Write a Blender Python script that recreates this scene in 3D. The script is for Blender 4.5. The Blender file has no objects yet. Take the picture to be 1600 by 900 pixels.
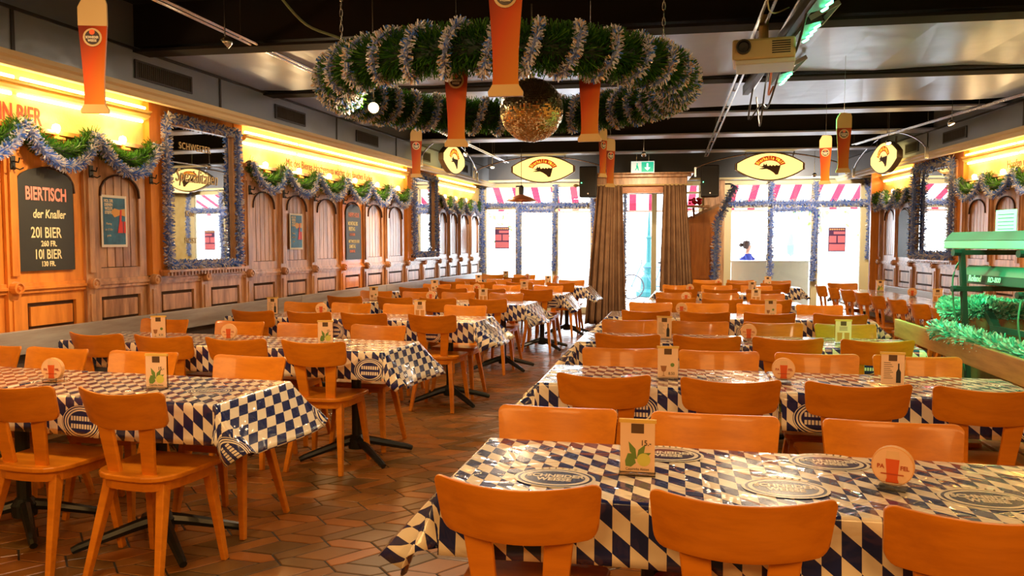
import bpy, bmesh, math, random
from mathutils import Vector, Matrix, Euler
random.seed(7)
R = math.radians
C = bpy.context.scene.collection
PI = math.pi

# ------------------------------------------------------------------ camera, world, exposure
cd = bpy.data.cameras.new('camera'); cam = bpy.data.objects.new('camera', cd); C.objects.link(cam)
cam.location = (0, 0, 1.40); cam.rotation_euler = (R(90 - 3.284), 0, R(9)); cd.lens = 27.45; cd.sensor_width = 36
cd.clip_end = 200
S = bpy.context.scene; S.camera = cam
S.view_settings.view_transform = 'Standard'; S.view_settings.look = 'None'
S.view_settings.gamma = 1; S.view_settings.use_curve_mapping = False
S.view_settings.exposure = 0.36
wd = bpy.data.worlds.new('sky'); S.world = wd; wd.use_nodes = True
wd.node_tree.nodes['Background'].inputs[0].default_value = (0.86, 0.93, 1.0, 1)
wd.node_tree.nodes['Background'].inputs[1].default_value = 8.5
try:
    S.cycles.max_bounces = 6; S.cycles.diffuse_bounces = 4; S.cycles.glossy_bounces = 4
    S.cycles.transparent_max_bounces = 8; S.cycles.caustics_reflective = False; S.cycles.caustics_refractive = False
    S.cycles.sample_clamp_indirect = 6
except Exception:
    pass

def area(name, loc, rot, sx, sy, col, power):
    l = bpy.data.lights.new(name, 'AREA'); l.shape = 'RECTANGLE'; l.size = sx; l.size_y = sy; l.color = col; l.energy = power
    o = bpy.data.objects.new(name, l); C.objects.link(o); o.location = loc; o.rotation_euler = [R(a) for a in rot]
    return o
# added warm fill lights, unseen behind the camera
area('rear_fill_light', (-1.8, -1.6, 2.95), (22, 0, 0), 2.6, 1.2, (1.0, 0.54, 0.18), 95)
area('rear_fill_light', (2.4, -1.6, 2.95), (22, 0, 0), 2.6, 1.2, (1.0, 0.52, 0.17), 95)
for p in [(-1.6, 2.2), (1.6, 3.2), (-1.8, 6.3), (1.3, 7.2), (-1.6, 10.4), (1.4, 11.0)]:  # added disc fill lights below the ceiling, without fixtures
    l = bpy.data.lights.new('room_fill_light', 'AREA'); l.shape = 'DISK'; l.size = .35; l.color = (1, .70, .42); l.energy = 20 if p[1] < 5 else 36
    o = bpy.data.objects.new('room_fill_light', l); C.objects.link(o); o.location = (p[0], p[1], 2.80)

# ------------------------------------------------------------------ materials
MATS = {}
def mat(name, col=(.8, .8, .8), rough=.5, metal=0, emis=None, estr=0, coat=0, spec=.5, trans=0, noise=None, bump=None, alpha=1, wood=None):
    if name in MATS: return MATS[name]
    m = bpy.data.materials.new(name); m.use_nodes = True; nt = m.node_tree; b = nt.nodes['Principled BSDF']
    b.inputs['Base Color'].default_value = (*col, 1); b.inputs['Roughness'].default_value = rough; b.inputs['Metallic'].default_value = metal
    b.inputs['Specular IOR Level'].default_value = spec; b.inputs['Coat Weight'].default_value = coat; b.inputs['Coat Roughness'].default_value = .34 if 'old' in name or 'rail' in name else .08
    b.inputs['Transmission Weight'].default_value = trans; b.inputs['Alpha'].default_value = alpha
    if emis: b.inputs['Emission Color'].default_value = (*emis, 1); b.inputs['Emission Strength'].default_value = estr
    tc = nt.nodes.new('ShaderNodeTexCoord')
    if wood:       # wood = (second colour, scale vector, noise scale)
        mp = nt.nodes.new('ShaderNodeMapping'); mp.inputs['Scale'].default_value = wood[1]
        oi = nt.nodes.new('ShaderNodeObjectInfo'); ad = nt.nodes.new('ShaderNodeVectorMath'); ad.operation = 'ADD'
        sc = nt.nodes.new('ShaderNodeVectorMath'); sc.operation = 'SCALE'; sc.inputs[3].default_value = 7
        cb = nt.nodes.new('ShaderNodeCombineXYZ'); nt.links.new(oi.outputs['Random'], cb.inputs[0]); nt.links.new(oi.outputs['Random'], cb.inputs[2])
        nt.links.new(cb.outputs[0], sc.inputs[0])
        nt.links.new(tc.outputs['Object'], mp.inputs[0]); nt.links.new(mp.outputs[0], ad.inputs[0]); nt.links.new(sc.outputs[0], ad.inputs[1])
        nz = nt.nodes.new('ShaderNodeTexNoise'); nz.inputs['Scale'].default_value = wood[2]; nz.inputs['Detail'].default_value = 5; nz.inputs['Roughness'].default_value = .6
        nt.links.new(ad.outputs[0], nz.inputs['Vector'])
        cr = nt.nodes.new('ShaderNodeValToRGB'); cr.color_ramp.elements[0].color = (*wood[0], 1); cr.color_ramp.elements[1].color = (*col, 1)
        cr.color_ramp.elements[0].position = .32; cr.color_ramp.elements[1].position = .6
        nt.links.new(nz.outputs[0], cr.inputs[0]); nt.links.new(cr.outputs[0], b.inputs['Base Color'])
    if noise:      # noise = (second colour, scale)
        nz = nt.nodes.new('ShaderNodeTexNoise'); nz.inputs['Scale'].default_value = noise[1]; nz.inputs['Detail'].default_value = 4
        nt.links.new(tc.outputs['Object'], nz.inputs['Vector'])
        cr = nt.nodes.new('ShaderNodeValToRGB'); cr.color_ramp.elements[0].color = (*noise[0], 1); cr.color_ramp.elements[1].color = (*col, 1)
        cr.color_ramp.elements[0].position = .35; cr.color_ramp.elements[1].position = .65
        nt.links.new(nz.outputs[0], cr.inputs[0]); nt.links.new(cr.outputs[0], b.inputs['Base Color'])
    if bump:       # bump = (scale, strength, distance)
        nz = nt.nodes.new('ShaderNodeTexNoise'); nz.inputs['Scale'].default_value = bump[0]; nz.inputs['Detail'].default_value = 3
        nt.links.new(tc.outputs['Object'], nz.inputs['Vector'])
        bp = nt.nodes.new('ShaderNodeBump'); bp.inputs['Strength'].default_value = bump[1]; bp.inputs['Distance'].default_value = bump[2]
        nt.links.new(nz.outputs[0], bp.inputs['Height']); nt.links.new(bp.outputs[0], b.inputs['Normal'])
    MATS[name] = m; return m

beech = mat('beech', (.71, .232, .010), .36, coat=.22, spec=.35, wood=((.58, .175, .007), (1.2, 9, 9), 3.0))
beech_edge = mat('beech_edge', (.82, .30, .06), .4)
black_iron = mat('black_iron', (.008, .012, .012), .4, coat=.1)
steel = mat('steel', (.62, .62, .64), .25, 1)
dark_metal = mat('dark_metal', (.05, .05, .06), .4, .6)
black_plastic = mat('black_plastic', (.012, .012, .014), .45)
wall_yellow = mat('wall_yellow', (.90, .70, .30), .75, bump=(60, .35, .01), noise=((.84, .62, .24), 9))
cream_trim = mat('cream_trim', (.80, .66, .42), .45)
old_wood = mat('old_wood', (.66, .36, .18), .34, coat=1, wood=((.25, .10, .038), (7, 7, 1.0), 2.2), bump=(30, .15, .004))
bright_wood = mat('bright_wood', (.80, .30, .05), .34, coat=.35, wood=((.60, .19, .03), (7, 7, 1.0), 2.2))
dark_gap = mat('dark_gap', (.05, .018, .006), .6)
grey_rail = mat('grey_rail', (.36, .34, .33), .28, coat=.3, wood=((.26, .22, .20), (1, 8, 8), 2))
bench_wood = mat('bench_wood', (.50, .24, .08), .5, wood=((.34, .14, .04), (8, 1, 8), 2.5))
duct_grey = mat('duct_grey', (.27, .33, .45), .33, .3, bump=(3, .3, .05))
dark_ceiling = mat('dark_ceiling', (.016, .014, .012), .7)
beam_dark = mat('beam_dark', (.022, .020, .020), .8, spec=.2)
sheet_metal = mat('sheet_metal', (.40, .50, .78), .32, .15, bump=(1.3, .35, .06))
flange = mat('flange', (.46, .54, .78), .35, .1)
bulkhead_grey = mat('bulkhead_grey', (.085, .09, .11), .4, coat=.2)
frame_cream = mat('frame_cream', (.78, .68, .40), .45)
blue = mat('tinsel_blue', (.10, .28, .92), .3, .1)
white = mat('tinsel_white', (.88, .88, .95), .28, .1)
green = mat('tinsel_green', (.028, .12, .012), .5)
green2 = mat('tinsel_light_green', (.09, .24, .02), .5)
def foil(m, k=.45):
    nt = m.node_tree; b = nt.nodes['Principled BSDF']; t = nt.nodes.new('ShaderNodeBsdfTranslucent'); t.inputs[0].default_value = b.inputs['Base Color'].default_value
    x = nt.nodes.new('ShaderNodeMixShader'); x.inputs[0].default_value = k; nt.links.new(b.outputs[0], x.inputs[1]); nt.links.new(t.outputs[0], x.inputs[2]); nt.links.new(x.outputs[0], nt.nodes['Material Output'].inputs[0])
core_dark = mat('tinsel_core', (.02, .04, .03), .8)
core_pale = mat('tinsel_pale_core', (.30, .40, .75), .6)
for m_ in (blue, white, green, green2, core_pale): foil(m_)
chalk_black = mat('chalkboard_black', (.028, .030, .028), .5)
chalk_cream = mat('chalk_cream', (.90, .80, .50), .7)
chalk_pink = mat('chalk_pink', (.85, .32, .26), .7)
paper = mat('paper', (.86, .80, .70), .5)
text_brown = mat('text_brown', (.22, .05, .01), .6)
text_red = mat('text_red', (.60, .06, .02), .6)
ink = mat('ink', (.05, .03, .02), .6)
mirror_m = mat('mirror_glass', (.92, .92, .92), .015, 1)
gold = mat('gold_paint', (.75, .58, .28), .4, .2)
velvet = mat('curtain_brown', (.27, .155, .085), .85, noise=((.20, .105, .055), 6))
glass = mat('window_glass', (1, 1, 1), .0, trans=1, spec=.3)
acrylic = mat('clear_acrylic', (1, 1, 1), .03, trans=1)
bulb_m = mat('lamp_bulb', (1, .8, .5), .3, emis=(1, .72, .36), estr=22)
tube_m = mat('fluorescent_tube', (1, .8, .4), .3, emis=(1, .64, .20), estr=15)
beer = mat('beer_print', (.86, .16, .005), .5, spec=.2)
foam = mat('foam_print', (.62, .42, .17), .6)
glass_print = mat('glass_foot_print', (.62, .40, .14), .4)
led_green = mat('led_green', (.1, 1, .4), .3, emis=(.10, 1, .35), estr=14)
green_plastic = mat('pale_plastic', (.55, .58, .52), .4)
wine_red = mat('awning_red', (.72, .05, .10), .8)

def grad_beer():
    m = MATS['beer_print']; nt = m.node_tree; b = nt.nodes['Principled BSDF']
    tc = nt.nodes.new('ShaderNodeTexCoord'); sp = nt.nodes.new('ShaderNodeSeparateXYZ'); nt.links.new(tc.outputs['Object'], sp.inputs[0])
    mr = nt.nodes.new('ShaderNodeMath'); mr.operation = 'MULTIPLY_ADD'; mr.inputs[1].default_value = 4.5; nt.links.new(sp.outputs[0], mr.inputs[0])
    mz = nt.nodes.new('ShaderNodeMath'); mz.operation = 'MULTIPLY_ADD'; mz.inputs[1].default_value = -2.0; mz.inputs[2].default_value = .85; nt.links.new(sp.outputs[2], mz.inputs[0]); nt.links.new(mz.outputs[0], mr.inputs[2])
    cr = nt.nodes.new('ShaderNodeValToRGB'); e = cr.color_ramp.elements
    e[0].color = (.20, .018, .002, 1); e[1].color = (.62, .24, .02, 1)
    x = cr.color_ramp.elements.new(.40); x.color = (.52, .062, .003, 1)
    nt.links.new(mr.outputs[0], cr.inputs[0]); nt.links.new(cr.outputs[0], b.inputs['Base Color'])
grad_beer()

def tile_mat():
    m = bpy.data.materials.new('terracotta_tiles'); m.use_nodes = True; nt = m.node_tree; b = nt.nodes['Principled BSDF']
    at = nt.nodes.new('ShaderNodeAttribute'); at.attribute_name = 'tile'
    cr = nt.nodes.new('ShaderNodeValToRGB'); e = cr.color_ramp.elements
    e[0].color = (.15, .080, .018, 1); e[1].color = (.40, .135, .020, 1); x = e.new(.5); x.color = (.29, .115, .019, 1)
    nt.links.new(at.outputs['Fac'], cr.inputs[0])
    tc = nt.nodes.new('ShaderNodeTexCoord'); nz = nt.nodes.new('ShaderNodeTexNoise'); nz.inputs['Scale'].default_value = 7; nz.inputs['Detail'].default_value = 5
    nt.links.new(tc.outputs['Object'], nz.inputs['Vector'])
    mx = nt.nodes.new('ShaderNodeMix'); mx.data_type = 'RGBA'; mx.blend_type = 'MULTIPLY'; mx.inputs[0].default_value = .45
    nt.links.new(cr.outputs[0], mx.inputs[6]); nt.links.new(nz.outputs[0], mx.inputs[7]); nt.links.new(mx.outputs[2], b.inputs['Base Color'])
    b.inputs['Roughness'].default_value = .30; b.inputs['Specular IOR Level'].default_value = .5
    bp = nt.nodes.new('ShaderNodeBump'); bp.inputs['Strength'].default_value = .15; bp.inputs['Distance'].default_value = .01
    nt.links.new(nz.outputs[0], bp.inputs['Height']); nt.links.new(bp.outputs[0], b.inputs['Normal'])
    MATS['tiles'] = m; return m
tiles_m = tile_mat(); grout = mat('grout', (.022, .016, .010), .8)

def cloth_mat(badges=True):
    """printed vinyl: slanted blue and cream lozenges, with oval badges at intervals"""
    m = bpy.data.materials.new('lozenge_vinyl'); m.use_nodes = True; nt = m.node_tree; b = nt.nodes['Principled BSDF']; N = nt.nodes; L = nt.links
    def mth(op, a, c=None, d=None):
        n = N.new('ShaderNodeMath'); n.operation = op
        for i, v in enumerate((a, c, d)):
            if v is None: continue
            if isinstance(v, (int, float)): n.inputs[i].default_value = v
            else: L.new(v, n.inputs[i])
        return n.outputs[0]
    uv = N.new('ShaderNodeUVMap'); uv.uv_map = 'UVMap'; sp = N.new('ShaderNodeSeparateXYZ'); L.new(uv.outputs[0], sp.inputs[0]); x, y = sp.outputs[0], sp.outputs[1]
    p = mth('FLOOR', mth('DIVIDE', x, .046)); q = mth('FLOOR', mth('DIVIDE', mth('ADD', y, mth('MULTIPLY', x, .82)), .062))
    chk = mth('MODULO', mth('ADD', mth('ABSOLUTE', mth('ADD', p, q)), .5), 2.0); chk = mth('GREATER_THAN', chk, 1.0)
    # badge lattice
    row = mth('FLOOR', mth('DIVIDE', y, .37)); off = mth('MULTIPLY', mth('MODULO', mth('ABSOLUTE', row), 2.0), .45)
    cx = mth('SUBTRACT', mth('WRAP', mth('ADD', x, off), .90, 0.0), .45); cy = mth('SUBTRACT', mth('WRAP', y, .37, 0.0), .185)
    rr = mth('SQRT', mth('ADD', mth('POWER', mth('DIVIDE', cx, .105), 2.0), mth('POWER', mth('DIVIDE', cy, .075), 2.0)))
    cr = N.new('ShaderNodeValToRGB'); cr.color_ramp.interpolation = 'CONSTANT'; e = cr.color_ramp.elements
    e[0].position = 0; e[0].color = (0, 0, 0, 1); e[1].position = .66; e[1].color = (1, 1, 1, 1)
    for pos, v in ((.74, 0), (.79, 1), (.86, 0), (.93, 1), (.97, 0)):
        k = e.new(pos); k.color = (v, v, v, 1)
    L.new(rr, cr.inputs[0])
    bands = mth('LESS_THAN', mth('ABSOLUTE', mth('SUBTRACT', mth('ABSOLUTE', cy), .017)), .010)
    cols = mth('GREATER_THAN', mth('WRAP', cx, .015, 0.0), .0045); inn = mth('LESS_THAN', mth('ABSOLUTE', cx), .058)
    word = mth('MULTIPLY', mth('MULTIPLY', bands, cols), inn)
    inside = mth('LESS_THAN', rr, 1.0 if badges else -1.0)
    fac = N.new('ShaderNodeMix'); fac.data_type = 'FLOAT'; L.new(inside, fac.inputs[0]); L.new(chk, fac.inputs[2]); L.new(mth('MAXIMUM', cr.outputs[0], word), fac.inputs[3])
    mx = N.new('ShaderNodeMix'); mx.data_type = 'RGBA'; mx.inputs[6].default_value = (.012, .02, .11, 1); mx.inputs[7].default_value = (.84, .74, .57, 1)
    L.new(fac.outputs[0], mx.inputs[0]); L.new(mx.outputs[2], b.inputs['Base Color'])
    b.inputs['Roughness'].default_value = .22; b.inputs['Coat Weight'].default_value = .8; b.inputs['Coat Roughness'].default_value = .03
    tc = N.new('ShaderNodeTexCoord'); nz = N.new('ShaderNodeTexNoise'); nz.inputs['Scale'].default_value = 5; nz.inputs['Detail'].default_value = 2; nz.inputs['Distortion'].default_value = 1.2
    L.new(tc.outputs['Object'], nz.inputs['Vector'])
    rd = mth('ABSOLUTE', mth('SUBTRACT', nz.outputs[0], .5)); rd = mth('MINIMUM', mth('MULTIPLY', rd, 14.0), 1.0)
    bp = N.new('ShaderNodeBump'); bp.inputs['Strength'].default_value = .35; bp.inputs['Distance'].default_value = .006
    L.new(rd, bp.inputs['Height']); L.new(bp.outputs[0], b.inputs['Coat Normal'])
    bp2 = N.new('ShaderNodeBump'); bp2.inputs['Strength'].default_value = .12; bp2.inputs['Distance'].default_value = .006
    L.new(rd, bp2.inputs['Height']); L.new(bp2.outputs[0], b.inputs['Normal'])
    return m
vinyl = cloth_mat(); vinyl_plain = cloth_mat(False)

def awning_mat():
    m = bpy.data.materials.new('striped_awning'); m.use_nodes = True; nt = m.node_tree; N = nt.nodes; L = nt.links; b = N['Principled BSDF']
    tc = N.new('ShaderNodeTexCoord'); sp = N.new('ShaderNodeSeparateXYZ'); L.new(tc.outputs['Object'], sp.inputs[0])
    a = N.new('ShaderNodeMath'); a.operation = 'WRAP'; a.inputs[1].default_value = .42; a.inputs[2].default_value = 0; L.new(sp.outputs[0], a.inputs[0])
    g = N.new('ShaderNodeMath'); g.operation = 'GREATER_THAN'; g.inputs[1].default_value = .27; L.new(a.outputs[0], g.inputs[0])
    mx = N.new('ShaderNodeMix'); mx.data_type = 'RGBA'; mx.inputs[6].default_value = (.85, .85, .85, 1); mx.inputs[7].default_value = (.58, .04, .08, 1)
    L.new(g.outputs[0], mx.inputs[0])
    tr = N.new('ShaderNodeBsdfTranslucent'); df = N.new('ShaderNodeBsdfDiffuse'); ms = N.new('ShaderNodeMixShader'); ms.inputs[0].default_value = .30
    L.new(mx.outputs[2], tr.inputs[0]); L.new(mx.outputs[2], df.inputs[0]); L.new(df.outputs[0], ms.inputs[1]); L.new(tr.outputs[0], ms.inputs[2])
    L.new(ms.outputs[0], N['Material Output'].inputs[0])
    return m
awning_m = awning_mat()

# ------------------------------------------------------------------ mesh helpers
class MB:
    def __init__(s): s.v = []; s.f = []; s.m = []; s.uv = {}
    def add(s, vs, fs, mi=0):
        o = len(s.v); s.v += [tuple(p) for p in vs]
        for f in fs: s.f.append(tuple(i + o for i in f)); s.m.append(mi)
        return s
    def box(s, x0, x1, y0, y1, z0, z1, mi=0, M=None):
        vs = [(x0, y0, z0), (x1, y0, z0), (x1, y1, z0), (x0, y1, z0), (x0, y0, z1), (x1, y0, z1), (x1, y1, z1), (x0, y1, z1)]
        if M is not None: vs = [tuple(M @ Vector(p)) for p in vs]
        return s.add(vs, [(0, 3, 2, 1), (4, 5, 6, 7), (0, 1, 5, 4), (1, 2, 6, 5), (2, 3, 7, 6), (3, 0, 4, 7)], mi)
    def bar(s, a, b, wa, da, wb=None, db=None, mi=0, up=(0, 1, 0)):
        """tapered rectangular bar from a to b"""
        wb = wa if wb is None else wb; db = da if db is None else db
        a, b = Vector(a), Vector(b); d = (b - a).normalized(); u = Vector(up)
        x = u.cross(d)
        if x.length < 1e-4: x = Vector((1, 0, 0))
        x.normalize(); y = d.cross(x).normalized(); vs = []
        for p, w, h in ((a, wa, da), (b, wb, db)):
            for sx, sy in ((-1, -1), (1, -1), (1, 1), (-1, 1)): vs.append(tuple(p + x * (sx * w / 2) + y * (sy * h / 2)))
        return s.add(vs, [(0, 3, 2, 1), (4, 5, 6, 7), (0, 1, 5, 4), (1, 2, 6, 5), (2, 3, 7, 6), (3, 0, 4, 7)], mi)
    def tube(s, pts, r, n=8, mi=0, closed=False):
        pts = [Vector(p) for p in pts]; k = len(pts); vs = []; fs = []
        for i, p in enumerate(pts):
            if closed: t = pts[(i + 1) % k] - pts[i - 1]
            else: t = pts[min(i + 1, k - 1)] - pts[max(i - 1, 0)]
            t.normalize(); ref = Vector((0, 0, 1)) if abs(t.z) < .9 else Vector((1, 0, 0))
            x = t.cross(ref).normalized(); y = t.cross(x); rr = r[i] if isinstance(r, (list, tuple)) else r
            for j in range(n):
                a = 2 * PI * j / n; vs.append(tuple(p + x * (rr * math.cos(a)) + y * (rr * math.sin(a))))
        for i in range(k if closed else k - 1):
            i2 = (i + 1) % k
            for j in range(n): fs.append((i * n + j, i * n + (j + 1) % n, i2 * n + (j + 1) % n, i2 * n + j))
        if not closed: fs.append(tuple(range(n - 1, -1, -1))); fs.append(tuple((k - 1) * n + j for j in range(n)))
        return s.add(vs, fs, mi)
    def lathe(s, prof, c=(0, 0, 0), n=20, mi=0, axis='z'):
        vs = []; fs = []; k = len(prof)
        for r, z in prof:
            for j in range(n):
                a = 2 * PI * j / n; x, y = r * math.cos(a), r * math.sin(a)
                p = (x, y, z) if axis == 'z' else ((x, -z, y) if axis == 'y' else (z, x, y))
                vs.append((p[0] + c[0], p[1] + c[1], p[2] + c[2]))
        for i in range(k - 1):
            for j in range(n): fs.append((i * n + j, i * n + (j + 1) % n, (i + 1) * n + (j + 1) % n, (i + 1) * n + j))
        if prof[0][0] > 1e-5: fs.append(tuple(range(n - 1, -1, -1)))
        if prof[-1][0] > 1e-5: fs.append(tuple((k - 1) * n + j for j in range(n)))
        return s.add(vs, fs, mi)
    def prism(s, poly, a0, a1, plane='xy', mi=0):
        """polygon extruded; plane xy -> along z, xz -> along y"""
        n = len(poly)
        f = (lambda p, h: (p[0], p[1], h)) if plane == 'xy' else ((lambda p, h: (p[0], h, p[1])) if plane == 'xz' else (lambda p, h: (h, p[0], p[1])))
        vs = [f(p, a0) for p in poly] + [f(p, a1) for p in poly]
        fs = [tuple(range(n - 1, -1, -1)), tuple(range(n, 2 * n))] + [(i, (i + 1) % n, n + (i + 1) % n, n + i) for i in range(n)]
        return s.add(vs, fs, mi)
    def build(s, name, m, parent=None, smooth=False, bevel=0, label=None):
        me = bpy.data.meshes.new(name); me.from_pydata(s.v, [], s.f)
        ms = m if isinstance(m, (list, tuple)) else [m]
        for q in ms: me.materials.append(q)
        me.polygons.foreach_set('material_index', s.m)
        bm = bmesh.new(); bm.from_mesh(me); bmesh.ops.recalc_face_normals(bm, faces=bm.faces); bm.to_mesh(me); bm.free()
        if smooth: me.polygons.foreach_set('use_smooth', [True] * len(me.polygons))
        o = bpy.data.objects.new(name, me); C.objects.link(o)
        if smooth == 'auto' or (smooth and bevel == 0 and smooth != 1):
            pass
        if bevel:
            b = o.modifiers.new('b', 'BEVEL'); b.width = bevel; b.segments = 2; b.limit_method = 'ANGLE'; b.angle_limit = R(40)
        if parent: o.parent = parent
        if label: o['label'] = label
        return o

def tag(o, label=None, cat=None, group=None, kind=None):
    if label: o['label'] = label
    if cat: o['category'] = cat
    if group: o['group'] = group
    if kind: o['kind'] = kind
    return o
def empty(name, loc=(0, 0, 0), rz=0, label=None, cat=None, group=None):
    o = bpy.data.objects.new(name, None); C.objects.link(o); o.location = loc; o.rotation_euler = (0, 0, rz); o.empty_display_size = .1
    return tag(o, label, cat, group)
def place(o, loc, rz=0): o.location = loc; o.rotation_euler = (0, 0, rz); return o
def struct(o): o['kind'] = 'structure'; return o
def dup(root, loc, rz, label=None, group=None, scale=None):
    r = root.copy(); C.objects.link(r); r.location = loc; r.rotation_euler = (0, 0, rz)
    if scale: r.scale = scale
    if label: r['label'] = label
    if group: r['group'] = group
    for ch in list(root.children):
        c = ch.copy(); C.objects.link(c); c.parent = r
        for g in list(ch.children):
            d = g.copy(); C.objects.link(d); d.parent = c
    return r
def text(name, s, size, m, loc=(0, 0, 0), parent=None, sx=1.0, bold=0.0, rot=(90, 0, 0), ext=.001, align='CENTER', skew=0, sp=1.0):
    cu = bpy.data.curves.new('t', 'FONT'); cu.body = s; cu.size = size; cu.align_x = align; cu.align_y = 'CENTER'; cu.extrude = ext; cu.offset = bold; cu.shear = skew; cu.space_character = sp; cu.resolution_u = 3
    t = bpy.data.objects.new('t', cu); C.objects.link(t); dg = bpy.context.evaluated_depsgraph_get(); dg.update()
    me = bpy.data.meshes.new_from_object(t.evaluated_get(dg)); bpy.data.objects.remove(t)
    me.transform(Matrix.Diagonal((sx, 1, 1, 1))); me.transform(Euler([R(a) for a in rot]).to_matrix().to_4x4()); me.transform(Matrix.Translation(loc))
    me.materials.clear(); me.materials.append(m)
    o = bpy.data.objects.new(name, me); C.objects.link(o)
    if parent: o.parent = parent
    return o

# wall frames: local x runs along the wall, -y faces the room, z up
LA = math.atan(.0928); RA = math.atan(.0524)
LWO, LWR = (-4.58, 0, 0), PI / 2 - LA
RWO, RWR = (4.69 - .0524 * 13.6, 13.6, 0), -PI / 2 + RA
def M4(o, r): return Matrix.Translation(o) @ Matrix.Rotation(r, 4, 'Z')
LM, RM = M4(LWO, LWR), M4(RWO, RWR)
YB = 15.6

# ------------------------------------------------------------------ floor
def build_floor():
    mb = MB(); vals = []
    P, Q, sk = .262, .25, .105; hA = .047; e = .052
    ang = R(-6); ca, sa = math.cos(ang), math.sin(ang); g = .0050
    shapes = [
        [(0, 0), (e, -hA), (P - e, -hA), (P, 0), (P - e, hA), (e, hA)],
        [(P, 0), (P + e, hA), (P + e + sk, Q - hA), (P + sk, Q), (P - e + sk, Q - hA), (P - e, hA)],
        [(e, hA), (P - e, hA), (P - e + sk, Q - hA), (e + sk, Q - hA)]]
    for j in range(-4, 72):
        for i in range(-60, 60):
            ox, oy = i * P + j * sk - 0, j * Q
            X, Y = ox * ca - oy * sa, ox * sa + oy * ca
            if X < -4.6 or X > 5.2 or Y < 0.3 or Y > YB + .3: continue
            for sh in shapes:
                def inset(dd):
                    m = len(sh); out = []
                    for q in range(m):
                        p0, p1, p2 = sh[q - 1], sh[q], sh[(q + 1) % m]
                        a1 = Vector((p1[0] - p0[0], p1[1] - p0[1])).normalized(); a2 = Vector((p2[0] - p1[0], p2[1] - p1[1])).normalized()
                        n1 = Vector((-a1.y, a1.x)); n2 = Vector((-a2.y, a2.x)); bs = n1 + n2; k = dd / max((bs.dot(n1)), .35)
                        out.append((p1[0] + bs.x * k, p1[1] + bs.y * k))
                    return out
                vs = []; top = []
                for lst, dd, z in ((vs, g * .75, -.003), (top, g * 1.4, 0)):
                    for lx, ly in inset(dd):
                        lx += ox; ly += oy; lst.append((lx * ca - ly * sa, lx * sa + ly * ca, z))
                n = len(sh)
                mb.add(vs + top, [tuple(range(n, 2 * n))] + [(a, (a + 1) % n, n + (a + 1) % n, n + a) for a in range(n)])
                r = random.random(); vals += [r] * (n + 1)
    nt = len(mb.f)
    mb.box(-5.4, 6.2, -4.2, YB + .5, -.12, -.003, 1)
    me = bpy.data.meshes.new('floor'); me.from_pydata(mb.v, [], mb.f); me.materials.append(tiles_m); me.materials.append(grout)
    me.polygons.foreach_set('material_index', mb.m)
    a = me.attributes.new('tile', 'FLOAT', 'FACE'); a.data.foreach_set('value', vals + [0.0] * (len(mb.f) - nt))
    o = bpy.data.objects.new('floor', me); C.objects.link(o); struct(o)
build_floor()

# ------------------------------------------------------------------ walls and ceiling
def along(M, o): o.matrix_world = M; return o
# left wall (plain plaster slab), wainscot built bay by bay below
w = MB().box(-4.2, 15.75, 0.0, .25, 0, 3.3).build('wall_left', wall_yellow); w.matrix_world = LM; struct(w)
w = MB().box(0, 17.9, 0, .25, 0, 3.3).build('wall_right', wall_yellow); w.matrix_world = RM; struct(w)
# return wall and recess at the far right corner
mb = MB(); mb.box(3.80, 4.70, 13.60, 13.66, 0, 2.62); struct(mb.build('wall_right_return', bright_wood))
mb = MB(); mb.box(4.42, 4.62, 13.66, YB + .2, 0, 3.3); struct(mb.build('wall_right_recess', wall_yellow))
mb = MB(); mb.box(-5.4, 6.2, -4.3, -4.1, 0, 3.3); struct(mb.build('wall_rear', mat('rear_wall', (.45, .26, .12), .7)))
mb = MB(); mb.box(-5.6, 6.4, -4.3, YB + .6, 3.18, 3.35); struct(mb.build('ceiling', dark_ceiling))
# wide sheet-metal panels and beams across the ceiling
def panel(y0, y1, z, name, m, x0=-3.9, x1=4.35, t=.05):
    mb = MB(); nx = 24; vs = []; fs = []
    tl = -.012
    for i in range(nx + 1):
        x = x0 + (x1 - x0) * i / nx
        for k, yy in enumerate((y0, y1)):
            y = yy + tl * x; dz = .010 * math.sin(i * 1.7 + k * 1.1)
            vs.append((x, y, z + dz if m is sheet_metal else z)); vs.append((x, y, z + t))
    for i in range(nx):
        a, b = i * 4, i * 4 + 4
        fs += [(a, b, b + 2, a + 2), (a + 1, a + 3, b + 3, b + 1), (a, a + 1, b + 1, b), (a + 2, b + 2, b + 3, a + 3)]
    fs += [(0, 2, 3, 1), (nx * 4, nx * 4 + 1, nx * 4 + 3, nx * 4 + 2)]
    mb.add(vs, fs); return struct(mb.build(name, m))
panel(5.56, 7.02, 2.85, 'ceiling_panel_1', sheet_metal)
panel(7.32, 8.62, 2.85, 'ceiling_panel_2', sheet_metal)
for k, (y0, y1) in enumerate(((1.75, 2.05), (3.55, 3.85), (5.34, 5.52), (7.08, 7.26), (9.05, 9.32), (10.80, 11.14), (12.70, 12.98))):
    m = beam_dark if k < 4 else flange
    panel(y0, y1, 2.82 if k < 4 else 2.85, 'ceiling_flange_%d' % (k + 1), m, t=.02)
    panel((y0 + y1) / 2 - .05, (y0 + y1) / 2 + .05, 2.87, 'ceiling_beam_%d' % (k + 1), beam_dark, t=.31)
# dropped grey ceiling between the far beams' webs
panel(8.68, 9.0, 2.95, 'ceiling_strip_1', beam_dark)

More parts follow.
